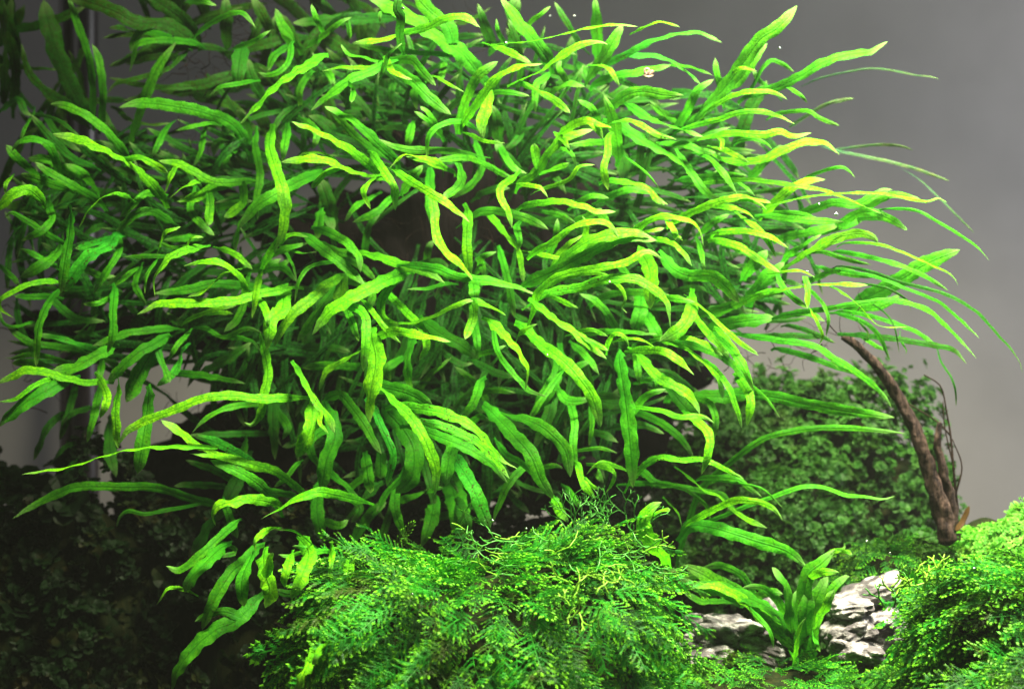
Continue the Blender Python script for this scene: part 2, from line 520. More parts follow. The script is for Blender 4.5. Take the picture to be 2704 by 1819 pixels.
TR['I'] = (0, 1000, 2.6135, '''
b 72 0 y 2060 130 1780 135 1600 115 1400 135 1200 215 1000 290 880 360 815 460
b 56 1 n 1830 160 1550 205 1400 290 1325 375
b 78 1 y 1950 660 1850 620 1700 590 1500 520 1330 440 1250 370 1110 285
b 70 2 s 1720 560 1600 490 1450 420 1330 395
b 88 0 y 1400 470 1150 470 900 490 700 540 480 610 270 640 150 660
b 62 1 y 2060 760 1900 640 1650 565 1450 530 1305 515
b 72 3 n 1540 880 1300 820 1080 750 850 745 700 740 500 750 350 815 200 890 85 965
b 32 3 n 1400 860 1150 905 1000 932 890 910 830 950 803 1022
b 84 1 n 1910 870 1800 740 1650 640 1450 560
b 105 4 k 1700 560 1600 780 1500 980
b 92 4 k 1460 980 1400 1080 1320 1210
b 82 3 n 1690 430 1680 500 1700 570
h 72 1 y 1900 860 1750 830 1600 850 1500 880 1465 940 1490 1015
h 62 3 n 1560 890 1600 1000 1640 1100
h 60 2 n 1640 980 1450 1150 1350 1240 1240 1320 1145 1290
h 112 1 n 1520 1170 1400 1290 1310 1380 1275 1475
h 30 1 y 1290 1460 1180 1440 1130 1480 1078 1562
l 50 5 k 620 200 500 240 430 300
l 72 4 n 690 60 650 250 600 440
l 40 6 k 560 440 450 470 340 600
l 90 5 k 760 300 760 500 800 680
l 60 6 k 560 480 500 600 420 700
c 50 5 k 1840 380 1600 380 1300 390
b 60 4 k 1500 740 1300 730 1200 740
b 60 3 n 2000 800 1800 760 1700 690
b 60 4 k 1650 740 1500 640 1280 560
''')
TR['J'] = (600, 1000, 2.6135, '''
b 88 0 y 1060 60 1170 170 1280 280 1370 430 1440 620 1432 800
b 86 0 z 1180 190 1400 215 1560 260 1720 350 1830 480 1900 560 2005 622
+ 66 0 z 1330 290 1500 330 1700 420 1850 560 1950 690
b 112 1 n 1030 50 1250 100 1420 200
b 82 1 n 1280 330 1420 380 1550 430 1700 500 1830 590 1935 720
b 82 1 n 700 130 780 110 850 180 950 320 1010 430 1065 520
b 102 1 y 590 180 570 350 480 545
b 52 1 y 640 240 640 300 700 380
b 112 1 n 700 230 745 380 690 550 650 780
b 72 3 n 670 350 570 430 590 530 650 620
b 60 1 s 1010 200 1060 320 1110 420 1145 540 1100 740
b 90 1 n 950 520 970 650 990 790
+ 92 0 z 1060 510 1060 600 1060 690
b 135 2 n 1080 200 1220 350 1290 500 1270 680 1160 790
+ 50 0 n 1250 590 1190 690 1100 790 1030 920
b 82 2 n 1170 740 1160 900 1240 1120
b 62 2 n 700 640 820 740 920 840
b 78 0 y 880 830 760 800 620 780 480 830 370 890 230 970
b 100 2 n 1590 400 1530 550 1510 740
b 102 1 s 1570 540 1670 700 1740 850 1815 1030
b 62 2 n 2060 600 1960 700 1880 850 1830 1000
b 165 4 n 1540 700 1600 920 1620 1100
b 112 3 n 1430 840 1400 1000 1340 1160
b 62 4 k 1350 560 1380 660 1440 900
b 42 2 n 480 590 400 690 325 745
b 90 4 k 320 170 320 350 330 560
b 70 4 n 360 250 420 340 380 420
b 80 4 k 1000 760 880 900 800 1000
b 100 4 n 640 740 620 900 660 1120
b 80 4 n 900 1060 1000 920 1100 850
b 60 5 k 520 300 480 430 380 470
b 60 4 n 1250 820 1320 800 1400 750
b 60 3 n 860 740 950 680 1080 640
b 60 3 n 1680 300 1750 260 1810 290
b 50 2 y 1620 360 1560 350 1530 330
b 40 3 n 1440 760 1490 750
b 60 4 k 1080 1050 1130 900 1140 800
b 50 4 n 1700 100 1850 80 1990 100
''')
TR['K'] = (1200, 1000, 2.6135, '''
b 78 0 y 1600 240 1730 340 1765 440 1740 560 1705 660
b 62 1 n 1600 110 1750 160 1800 260 1800 400
b 46 0 y 1230 195 1400 215 1550 260 1700 258 1795 305
b 62 1 n 1240 220 1320 120 1460 70
b 62 3 n 1250 230 1400 290 1550 400 1650 540
b 92 1 n 360 250 550 300 680 390 770 500 800 680
b 66 2 n 800 170 830 300 820 450 850 640
b 46 3 n 940 190 950 300 930 465
b 62 1 y 850 590 880 700 920 760 975 835
+ 32 0 y 900 680 940 730 995 762
b 36 1 y 1210 640 1050 580 980 590 910 660
b 46 1 y 1000 600 1100 640 1090 720 1040 792
b 30 3 n 850 495 1000 478 1125 512
b 112 1 n 260 230 420 400 530 530 600 700 685 830
b 76 1 y 690 820 720 900 785 988
b 46 2 n 790 770 850 860 885 905
b 50 2 n 720 -20 600 150 505 305
b 92 4 k 690 20 650 250 550 480
b 52 1 z 1220 700 1320 590 1420 540 1560 560 1720 560 1850 610 2000 692
s 40 2 n 1540 1250 1600 1050 1660 850 1740 720 1900 580 2120 420 2321 364 2500 340 2776 342 3115 378
+ 38 0 n 1680 800 1740 720 1850 680 1950 690 2110 800
s 26 2 n 1380 720 1560 750 1650 800 1740 880 1770 985
s 34 2 n 1180 730 1400 720 1700 770 1850 800 1920 900 2091 1010
s 78 1 n 1590 1060 1640 1010 1800 1030 2091 1120 2300 1190 2440 1310
b 118 0 y 1460 1260 1350 1120 1300 1000 1350 900 1430 850
+ 40 0 y 1370 940 1430 910 1490 900
b 60 3 n 1300 640 1400 720 1500 740
b 60 4 k 1130 330 1300 320 1450 380
b 60 4 k 950 370 1050 390 1130 440
b 40 3 n 600 610 700 600 750 620
b 100 4 k 20 860 80 980 90 1080
b 50 2 y 1490 870 1540 920 1570 1020
b 70 4 n 880 560 960 620 1030 720
b 50 2 n 290 430 360 520 460 580 650 740
b 100 5 k 1000 150 1100 170 1200 160
b 80 3 n 700 50 780 150 950 140
b 60 4 k 1400 50 1550 60 1700 100
r 100 4 n 1500 130 1800 120 2091 130
''')
TR['L'] = (1900, 1219, 2.6135, '''
s 36 1 y -230 90 -100 200 0 240 100 340 200 400 332 458
s 46 0 y -180 400 0 310 100 268 200 268 300 285 380 330 436 402
s 28 1 n -180 450 0 382 200 300 400 230 560 175 720 175 850 225 1000 240 1120 258 1212 236
s 32 1 y -330 -20 -200 -20 -100 -10 0 30 80 75 165 112
s 36 1 n -100 110 120 120 200 180 295 245
s 16 1 n 0 130 150 150 300 190 440 320
f 88 1 y 570 1320 400 1150 230 1000 0 850 -120 770 -250 712
f 64 1 y 550 1310 330 1120 180 960 20 870 -110 850 -230 880
f 60 2 n 500 1240 300 1010 120 880 -40 800 -190 790 -300 840
f 56 2 n 560 1270 430 1000 330 890 250 860 150 870
f 60 2 n 640 1260 690 1060 760 900 860 800 900 790
f 85 1 n 540 1280 430 1080 250 960 0 880 -150 860 -270 800
f 48 2 n 320 1000 230 900 150 780 0 715 -130 740
f 52 2 n 200 960 330 900 440 912
f 72 1 n 500 1250 470 900 440 820 360 725
f 85 1 n 560 1260 580 950 610 780 700 700 800 600
f 50 0 y 590 830 640 790 720 760 825 760
f 72 1 n 640 1250 650 1000 700 870 750 790
f 78 0 y 660 1170 710 1040 795 880
f 82 2 n 530 1280 510 1050 540 880
f 92 1 n 620 1270 590 1100 620 880
f 30 0 n 640 1160 660 1230 695 1310
f 30 0 n 240 1040 350 1170 372 1285
f 40 0 y 530 1290 550 1150 600 1070
f 42 2 n 60 960 -120 960 -250 900
f 30 1 n 560 1280 600 1220 640 1190
f 36 1 y 690 700 780 620 860 600 860 560
+ 28 0 y 800 610 880 620 915 640
''')
TR['M'] = (300, 1219, 2.6135, '''
h 82 1 n 990 590 900 690 820 750 720 900 650 1050 610 1160
h 90 1 n 960 640 900 770 885 880 900 1000
h 112 0 y 1040 650 1050 780 1080 880 1045 1008
+ 60 0 y 1060 800 1070 700 1100 625
h 50 0 y 1090 462 1020 500 970 560 980 618
h 62 0 y 1220 660 1190 760 1180 868
h 100 0 y 1310 560 1350 640 1300 790 1225 950
h 46 1 n 1470 615 1380 620 1300 590 1230 580
h 32 1 n 1280 630 1210 650 1135 640
h 62 0 y 1500 590 1505 680 1490 778
h 72 1 y 1630 650 1620 780 1590 900
h 100 2 n 1560 700 1530 900 1490 1080
h 62 1 n 1390 660 1420 790 1462 890
h 100 1 n 1020 920 850 1090 700 1160 560 1280 450 1420 395 1580
+ 60 0 n 880 1070 760 1030 660 1050 560 1102
h 84 2 n 1500 1190 1350 1130 1230 1125
h 90 -2 y 1490 1250 1420 1310 1370 1400
h 102 -2 y 1410 1300 1330 1430 1260 1585
h 14 0 n 1390 585 1250 480 1110 465
h 40 3 k 760 560 850 620 700 660
h 60 3 k 1300 900 1200 910 1100 880
b 70 3 k 1660 250 1700 330 1640 420
b 70 3 n 1480 420 1560 440 1620 400
''')
NFILL = 860; MC = (1150, 720, 560, 150); LC = (7500, 3200, 1600, 800)
# ---------------------------------------------------------------- helpers
PXM = SW / LENS / 2704.0                       # metres per photo pixel per metre of distance
def at(x, y, Y):
    k = (Y - CAMY) * PXM
    return Vector(((x - 1352.0) * k, Y, CAMZ - (y - 909.5) * k))
def px(Y): return (Y - CAMY) * PXM
def new_mat(name):
    m = bpy.data.materials.new(name); m.use_nodes = True
    nt = m.node_tree; nt.nodes.clear(); return m, nt
def N(nt, t, **kw):
    n = nt.nodes.new(t)
    for k, v in kw.items(): setattr(n, k, v)
    return n
def mix(nt, fac, a, b, mode='MIX'):
    n = N(nt, 'ShaderNodeMix', data_type='RGBA', blend_type=mode)
    for s, v in ((0, fac), (6, a), (7, b)):
        if isinstance(v, bpy.types.NodeSocket): nt.links.new(v, n.inputs[s])
        else: n.inputs[s].default_value = v
    return n.outputs[2]
def mth(nt, op, a, b=0.0, clamp=False):
    n = N(nt, 'ShaderNodeMath', operation=op); n.use_clamp = clamp
    for s, v in ((0, a), (1, b)):
        if isinstance(v, bpy.types.NodeSocket): nt.links.new(v, n.inputs[s])
        else: n.inputs[s].default_value = v
    return n.outputs[0]
def ramp(nt, fac, stops):
    n = N(nt, 'ShaderNodeValToRGB'); e = n.color_ramp.elements
    while len(e) > len(stops): e.remove(e[-1])
    while len(e) < len(stops): e.new(0.5)
    for i, (p, c) in enumerate(stops): e[i].position = p; e[i].color = c if len(c) == 4 else (*c, 1)
    nt.links.new(fac, n.inputs[0]); return n.outputs[0]
def tex(nt, kind, scale, vec=None, **kw):
    n = N(nt, kind); n.inputs['Scale'].default_value = scale
    for k, v in kw.items():
        if k in n.inputs: n.inputs[k].default_value = v
        else: setattr(n, k, v)
    if vec is not None: nt.links.new(vec, n.inputs['Vector'])
    return n
def leafy_shader(nt, col, rough=0.42, trans=0.35, height=None, bumpd=0.0005, spec=0.35, tcol=(1.0, 1.0, 0.5, 1)):
    p = N(nt, 'ShaderNodeBsdfPrincipled'); p.inputs['Roughness'].default_value = rough
    p.inputs['Specular IOR Level'].default_value = spec
    t = N(nt, 'ShaderNodeBsdfTranslucent'); ms = N(nt, 'ShaderNodeMixShader'); ms.inputs[0].default_value = trans
    nt.links.new(col, p.inputs['Base Color'])
    tc = mix(nt, 1.0, col, tcol, 'MULTIPLY'); tc = mix(nt, 0.35, tc, col, 'ADD'); nt.links.new(tc, t.inputs[0])
    if height is not None:
        b = N(nt, 'ShaderNodeBump'); b.inputs['Strength'].default_value = 0.8; b.inputs['Distance'].default_value = bumpd
        nt.links.new(height, b.inputs['Height']); nt.links.new(b.outputs[0], p.inputs['Normal']); nt.links.new(b.outputs[0], t.inputs['Normal'])
    o = N(nt, 'ShaderNodeOutputMaterial')
    nt.links.new(p.outputs[0], ms.inputs[1]); nt.links.new(t.outputs[0], ms.inputs[2]); nt.links.new(ms.outputs[0], o.inputs[0])
# --- fern leaf: colour from the object's own colour (alpha = how spotted it is)
def make_leaf_mat():
    m, nt = new_mat('fern_leaf')
    oi = N(nt, 'ShaderNodeObjectInfo'); uv = N(nt, 'ShaderNodeUVMap'); uv.uv_map = 'UVMap'
    tc = N(nt, 'ShaderNodeTexCoord')
    sep = N(nt, 'ShaderNodeSeparateXYZ'); nt.links.new(uv.outputs[0], sep.inputs[0])
    at_ = N(nt, 'ShaderNodeAttribute', attribute_name='along')
    grow = ramp(nt, at_.outputs['Fac'], [(0.05, (0, 0, 0)), (0.80, (1, 1, 1))])
    base = mix(nt, grow, mix(nt, 1.0, oi.outputs['Color'], (0.42, 0.70, 1.0, 1), 'MULTIPLY'), oi.outputs['Color'])
    n1 = tex(nt, 'ShaderNodeTexNoise', 170, tc.outputs['Object'], Detail=4.0)
    c = mix(nt, ramp(nt, n1.outputs[0], [(0.35, (0, 0, 0)), (0.7, (1, 1, 1))]), base, mix(nt, 1.0, base, (1.55, 1.22, 0.8, 1), 'MULTIPLY'))
    n2 = tex(nt, 'ShaderNodeTexNoise', 600, tc.outputs['Object'], Detail=3.0)
    c = mix(nt, mth(nt, 'MULTIPLY', ramp(nt, n2.outputs[0], [(0.42, (0, 0, 0)), (0.62, (1, 1, 1))]), 0.5), c, (0.012, 0.12, 0.006, 1))
    # veins: fine net, midrib line
    v = tex(nt, 'ShaderNodeTexVoronoi', 330, uv.outputs[0], feature='DISTANCE_TO_EDGE')
    net = ramp(nt, v.outputs['Distance'], [(0.0, (1, 1, 1)), (0.10, (0, 0, 0))])
    c = mix(nt, mth(nt, 'MULTIPLY', net, 0.55), c, (0.02, 0.16, 0.01, 1))
    au = mth(nt, 'MULTIPLY', mth(nt, 'ABSOLUTE', sep.outputs[0]), 400.0)
    rib = ramp(nt, au, [(0.0, (1, 1, 1)), (0.10, (0.9, 0.9, 0.9)), (0.26, (0, 0, 0))])
    c = mix(nt, mth(nt, 'MULTIPLY', rib, 0.6), c, mix(nt, 1.0, base, (0.35, 0.5, 0.4, 1), 'MULTIPLY'))
    # growth tip: paler, greyish green
    tip = ramp(nt, at_.outputs['Fac'], [(0.86, (0, 0, 0)), (0.99, (1, 1, 1))])
    c = mix(nt, mth(nt, 'MULTIPLY', tip, 0.55), c, (0.20, 0.36, 0.11, 1))
    # brown spots
    sv = tex(nt, 'ShaderNodeTexVoronoi', 430, uv.outputs[0], Randomness=1.0)
    sn = tex(nt, 'ShaderNodeTexNoise', 90, uv.outputs[0], Detail=2.0)
    sp = mth(nt, 'MULTIPLY', ramp(nt, sv.outputs['Distance'], [(0.16, (1, 1, 1)), (0.34, (0, 0, 0))]), ramp(nt, sn.outputs[0], [(0.40, (0, 0, 0)), (0.52, (1, 1, 1))]))
    sp = mth(nt, 'MULTIPLY', sp, oi.outputs['Alpha'])
    c = mix(nt, sp, c, (0.035, 0.030, 0.008, 1))
    h = mth(nt, 'ADD', mth(nt, 'MULTIPLY', net, -0.25), mth(nt, 'MULTIPLY', n2.outputs[0], 0.7))
    h = mth(nt, 'ADD', h, mth(nt, 'MULTIPLY', rib, -0.9))
    leafy_shader(nt, c, 0.5, 0.35, h, 0.00030, 0.04)
    return m
LEAF = make_leaf_mat()
def make_moss_mat(name, dark, mid, tipc, scale=1.0, oldf=0.7):
    m, nt = new_mat(name)
    a = N(nt, 'ShaderNodeAttribute', attribute_name='tip'); tc = N(nt, 'ShaderNodeNewGeometry')
    n1 = tex(nt, 'ShaderNodeTexNoise', 38 * scale, tc.outputs['Position'], Detail=5.0)
    c = ramp(nt, n1.outputs[0], [(0.36, dark), (0.62, mid)])
    n2 = tex(nt, 'ShaderNodeTexNoise', 26 * scale, tc.outputs['Position'], Detail=3.0, Distortion=0.8)
    old = ramp(nt, n2.outputs[0], [(0.56, (0, 0, 0)), (0.66, (1, 1, 1))])
    c = mix(nt, mth(nt, 'MULTIPLY', old, oldf), c, (0.040, 0.030, 0.006, 1))
    c = mix(nt, mth(nt, 'MULTIPLY', a.outputs['Fac'], mth(nt, 'SUBTRACT', 1.0, mth(nt, 'MULTIPLY', old, 0.6 * oldf))), c, tipc)
    leafy_shader(nt, c, 0.5, 0.35, spec=0.12)
    return m
MOSS = make_moss_mat('moss', (0.003, 0.045, 0.006), (0.012, 0.20, 0.010), (0.21, 0.60, 0.02, 1))
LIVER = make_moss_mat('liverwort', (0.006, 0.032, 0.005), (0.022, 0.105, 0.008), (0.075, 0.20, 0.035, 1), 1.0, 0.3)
LIVER_SHADE = make_moss_mat('liverwort_shade', (0.001, 0.004, 0.001), (0.005, 0.022, 0.003), (0.022, 0.05, 0.02, 1))  # liverwort again, with deep shadow put into its colour
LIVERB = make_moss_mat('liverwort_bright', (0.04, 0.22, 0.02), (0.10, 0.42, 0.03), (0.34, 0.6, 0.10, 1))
def bark_mat(name, dark, light, sc=60.0, dist=0.002):
    m, nt = new_mat(name); tc = N(nt, 'ShaderNodeTexCoord')
    mp = N(nt, 'ShaderNodeMapping'); mp.inputs['Scale'].default_value = (1, 1, 0.18); nt.links.new(tc.outputs['Object'], mp.inputs[0])
    n1 = tex(nt, 'ShaderNodeTexNoise', sc * 3, mp.outputs[0], Detail=8.0, Roughness=0.65)
    n2 = tex(nt, 'ShaderNodeTexNoise', sc, tc.outputs['Object'], Detail=5.0)
    c = ramp(nt, n1.outputs[0], [(0.38, dark), (0.68, light)])
    c = mix(nt, mth(nt, 'MULTIPLY', n2.outputs[0], 0.6), c, (*dark, 1))
    p = N(nt, 'ShaderNodeBsdfPrincipled'); p.inputs['Roughness'].default_value = 0.8; p.inputs['Specular IOR Level'].default_value = 0.06; nt.links.new(c, p.inputs[0])
    b = N(nt, 'ShaderNodeBump'); b.inputs['Strength'].default_value = 1; b.inputs['Distance'].default_value = dist
    nt.links.new(mth(nt, 'ADD', n1.outputs[0], n2.outputs[0]), b.inputs['Height']); nt.links.new(b.outputs[0], p.inputs['Normal'])
    o = N(nt, 'ShaderNodeOutputMaterial'); nt.links.new(p.outputs[0], o.inputs[0]); return m
WOOD = bark_mat('driftwood', (0.010, 0.007, 0.008), (0.15, 0.098, 0.080), 130.0, 0.003)
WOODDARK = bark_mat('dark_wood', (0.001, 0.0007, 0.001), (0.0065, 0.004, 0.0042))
ROOT = bark_mat('root', (0.010, 0.006, 0.005), (0.05, 0.03, 0.022))
MAT = bark_mat('moss_mat_base', (0.003, 0.009, 0.002), (0.022, 0.022, 0.006), 50)
def simple(name, col, rough=0.5, metal=0.0):
    m, nt = new_mat(name); p = N(nt, 'ShaderNodeBsdfPrincipled'); tc = N(nt, 'ShaderNodeTexCoord')
    n1 = tex(nt, 'ShaderNodeTexNoise', 12.0, tc.outputs['Object'], Detail=6.0)
    nt.links.new(ramp(nt, n1.outputs[0], [(0.3, tuple(x * 0.9 for x in col)), (0.7, tuple(min(1, x * 1.08) for x in col))]), p.inputs[0])
    p.inputs['Roughness'].default_value = rough; p.inputs['Metallic'].default_value = metal
    o = N(nt, 'ShaderNodeOutputMaterial'); nt.links.new(p.outputs[0], o.inputs[0]); return m
def rock_mat():
    m, nt = new_mat('pale_rock'); tc = N(nt, 'ShaderNodeTexCoord')
    mp = N(nt, 'ShaderNodeMapping'); mp.inputs['Scale'].default_value = (1, 1, 2.6); mp.inputs['Rotation'].default_value = (0, 0.5, 0); nt.links.new(tc.outputs['Object'], mp.inputs[0])
    n1 = tex(nt, 'ShaderNodeTexNoise', 85, mp.outputs[0], Detail=10.0, Roughness=0.65)
    n2 = tex(nt, 'ShaderNodeTexNoise', 40, tc.outputs['Object'], Detail=6.0, Distortion=1.0)
    c = ramp(nt, n1.outputs[0], [(0.40, (0.03, 0.027, 0.033)), (0.47, (0.13, 0.12, 0.13)), (0.54, (0.25, 0.24, 0.245)), (0.62, (0.46, 0.45, 0.46))])
    c = mix(nt, ramp(nt, n2.outputs[0], [(0.50, (0, 0, 0)), (0.56, (0.9, 0.9, 0.9))]), c, (0.05, 0.042, 0.05, 1))
    p = N(nt, 'ShaderNodeBsdfPrincipled'); p.inputs['Roughness'].default_value = 0.7; nt.links.new(c, p.inputs[0])
    b = N(nt, 'ShaderNodeBump'); b.inputs['Strength'].default_value = 1; b.inputs['Distance'].default_value = 0.003
    nt.links.new(n1.outputs[0], b.inputs['Height']); nt.links.new(b.outputs[0], p.inputs['Normal'])
    o = N(nt, 'ShaderNodeOutputMaterial'); nt.links.new(p.outputs[0], o.inputs[0]); return m
ROCK = rock_mat()
def link(name, me, mat, parent=None):
    me.name = name
    if mat is not None and not me.materials: me.materials.append(mat)
    o = bpy.data.objects.new(name, me); C.objects.link(o); o.parent = parent; return o
def thing(name, label, cat, loc, group=None):
    o = bpy.data.objects.new(name, None); C.objects.link(o); o.location = loc; o.empty_display_size = 0.01
    o['label'] = label; o['category'] = cat
    if group: o['group'] = group
    return o
def np_mesh(name, V, F, smooth=True, attrs=None):
    me = bpy.data.meshes.new(name); V = np.asarray(V, np.float32); F = np.asarray(F, np.int32); k = F.shape[1]
    me.vertices.add(len(V)); me.vertices.foreach_set('co', V.ravel())
    me.loops.add(F.size); me.loops.foreach_set('vertex_index', F.ravel())
    me.polygons.add(len(F)); me.polygons.foreach_set('loop_start', np.arange(0, F.size, k, dtype=np.int32))
    me.polygons.foreach_set('loop_total', np.full(len(F), k, np.int32))
    me.polygons.foreach_set('use_smooth', np.full(len(F), smooth))
    for n, a in (attrs or {}).items():
        at_ = me.attributes.new(n, 'FLOAT', 'POINT'); at_.data.foreach_set('value', np.asarray(a, np.float32))
    me.update(calc_edges=True); return me
def spline(pts, n):
    """Catmull-Rom through pts, n points evenly along its length"""
    P = np.asarray(pts, float)
    Q = np.vstack([2 * P[0] - P[1], P, 2 * P[-1] - P[-2]]); out = []
    for i in range(len(P) - 1):
        a, b, c, d = Q[i:i + 4]
        for t in np.linspace(0, 1, 12, endpoint=False):
            out.append(0.5 * (2 * b + (c - a) * t + (2 * a - 5 * b + 4 * c - d) * t * t + (3 * b - a - 3 * c + d) * t ** 3))
    out.append(P[-1]); out = np.array(out)
    s = np.r_[0, np.cumsum(np.linalg.norm(np.diff(out, axis=0), axis=1))]
    u = np.linspace(0, s[-1], n)
    return np.stack([np.interp(u, s, out[:, k]) for k in range(out.shape[1])], 1)
def tube(pts, r0, r1, seg=6, rough=0.0, n=None):
    P = spline(pts, n or max(6, 4 * len(pts))) if len(pts) > 1 else np.asarray(pts)
    T = np.gradient(P, axis=0); T /= np.linalg.norm(T, axis=1)[:, None] + 1e-9
    ref = np.array([0.3, 1.0, 0.2]); V = []
    for i, (p, t) in enumerate(zip(P, T)):
        a = np.cross(t, ref); a /= np.linalg.norm(a); b = np.cross(t, a)
        f = i / (len(P) - 1); r = r0 + (r1 - r0) * f
        for k in range(seg):
            th = 2 * math.pi * k / seg
            q = r * (1 + rough * noise.noise(Vector((p * 120 + a * math.cos(th) * 1.5 + b * math.sin(th) * 1.5).tolist())))
            V.append(p + a * math.cos(th) * q + b * math.sin(th) * q)
    F = [(i * seg + k, i * seg + (k + 1) % seg, (i + 1) * seg + (k + 1) % seg, (i + 1) * seg + k) for i in range(len(P) - 1) for k in range(seg)]
    e = (len(P) - 1) * seg                                 # rounded tip
    V.append(P[-1] + T[-1] * r1 * 0.8); V.append(P[0] - T[0] * r0 * 0.5)
    F += [(e + k, e + (k + 1) % seg, len(V) - 2, len(V) - 2) for k in range(seg)] + [((k + 1) % seg, k, len(V) - 1, len(V) - 1) for k in range(seg)]
    return V, F
def join(parts):
    V, F, o = [], [], 0
    for v, f in parts:
        V += list(v); F += [tuple(i + o for i in q) for q in f]; o += len(v)
    return V, F
def pyd(name, V, F, smooth=True):
    F = [q if len(set(q)) == len(q) else tuple(dict.fromkeys(q)) for q in F]
    me = bpy.data.meshes.new(name); me.from_pydata([tuple(v) for v in V], [], F)
    me.polygons.foreach_set('use_smooth', [smooth] * len(F)); return me
# ---------------------------------------------------------------- setting
wall = simple('frosted_back_glass', (0.200, 0.192, 0.196), 0.9)
me = pyd('back_glass', [(-2, 0.5, -0.3), (2, 0.5, -0.3), (2, 0.5, 1.4), (-2, 0.5, 1.4)], [(0, 1, 2, 3)], False)
o = link('back_glass', me, wall); o['kind'] = 'structure'
soil = bark_mat('soil', (0.010, 0.008, 0.006), (0.05, 0.04, 0.03), 90)
G = 60; V = []; F = []
for j in range(G + 1):
    for i in range(G + 1):
        x = -1.6 + 3.2 * i / G; y = -0.7 + 1.199 * j / G
        V.append((x, y, -0.055 + 0.006 * noise.noise(Vector((x * 9, y * 9, 1)))))
F = [(j * (G + 1) + i, j * (G + 1) + i + 1, (j + 1) * (G + 1) + i + 1, (j + 1) * (G + 1) + i) for j in range(G) for i in range(G)]
o = link('ground', pyd('ground', V, F), soil); o['kind'] = 'structure'
# dark filter pipe behind the left ferns
black = simple('black_plastic', (0.010, 0.006, 0.010), 0.35)
pp = thing('filter_pipe', 'black vertical filter pipe standing behind the ferns at the far left', 'pipe', at(222, 1500, 0.46))
Lp = pp.location.copy()
def local(V, L): return [tuple(Vector(v) - L) for v in V]
r = 34 * px(0.44)
v, f = tube([at(228, 1700, 0.44), at(226, 900, 0.44), at(224, 100, 0.44), at(222, -300, 0.44)], r, r, 20)
link('pipe', pyd('pipe', local(v, Lp), f), black, pp)
v, f = tube([at(178, 1700, 0.45), at(176, 900, 0.45), at(174, 100, 0.45), at(172, -300, 0.45)], 18 * px(0.45), 18 * px(0.45), 14)
link('inner_tube', pyd('inner_tube', local(v, Lp), f), simple('smoked_plastic', (0.035, 0.026, 0.034), 0.4), pp)
# ---------------------------------------------------------------- fern leaves
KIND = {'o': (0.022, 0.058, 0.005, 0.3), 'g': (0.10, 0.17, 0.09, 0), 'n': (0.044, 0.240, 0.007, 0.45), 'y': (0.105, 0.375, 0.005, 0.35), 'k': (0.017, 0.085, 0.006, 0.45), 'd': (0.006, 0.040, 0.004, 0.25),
        's': (0.035, 0.300, 0.018, 1.0), 'z': (0.090, 0.370, 0.008, 1.0)}  # y and z carry strong light in their colour, d deep interior shade
CLUMP = {
 't': ('tall olive green fern at the upper left rising in front of the black pipe', (300, 760), 0.12),
 'l': ('broad leaved green fern at the left edge with forked hand shaped leaves', (520, 900), 0.06),
 'u': ('fern crowning the top of the bush with a large antler shaped leaf', (1250, 420), 0.05),
 'c': ('bright yellow green fern in the middle of the bush with downward curling leaves', (1250, 850), 0.06),
 'r': ('fan of long narrow fern leaves streaming to the right over open water', (1750, 700), 0.06),
 'b': ('fern drooping behind the top of the central moss mound', (1250, 1200), 0.05),
 'h': ('small fern with crinkled yellow tipped leaves hanging left of the central moss mound', (880, 1380), 0.02),
 's': ('lone long stalked fern with thread like leaves beside the driftwood branch', (1800, 1480), 0.02),
 'f': ('small upright fern tuft growing between the two pale rocks', (2115, 1725), 0.0)}
CLUMP.update({
 'L': ('shaded deep green fern inside the left part of the bush', (500, 900), 0.13), 'C': ('shaded deep green fern inside the middle of the bush', (1150, 900), 0.14),
 'R': ('shaded deep green fern inside the right part of the bush behind the long streaming leaves', (1750, 750), 0.13),
 'U': ('shaded deep green fern inside the top of the bush', (1250, 400), 0.13), 'B': ('shaded deep green fern low inside the bush above the central moss mound', (1200, 1250), 0.13)})
things = {}
for k, (lab, p, Y) in CLUMP.items():
    things[k] = thing('java_fern', lab, 'fern', at(p[0], p[1], Y), 'ferns tied to the driftwood')
DEP = lambda d: -0.075 + 0.026 * d
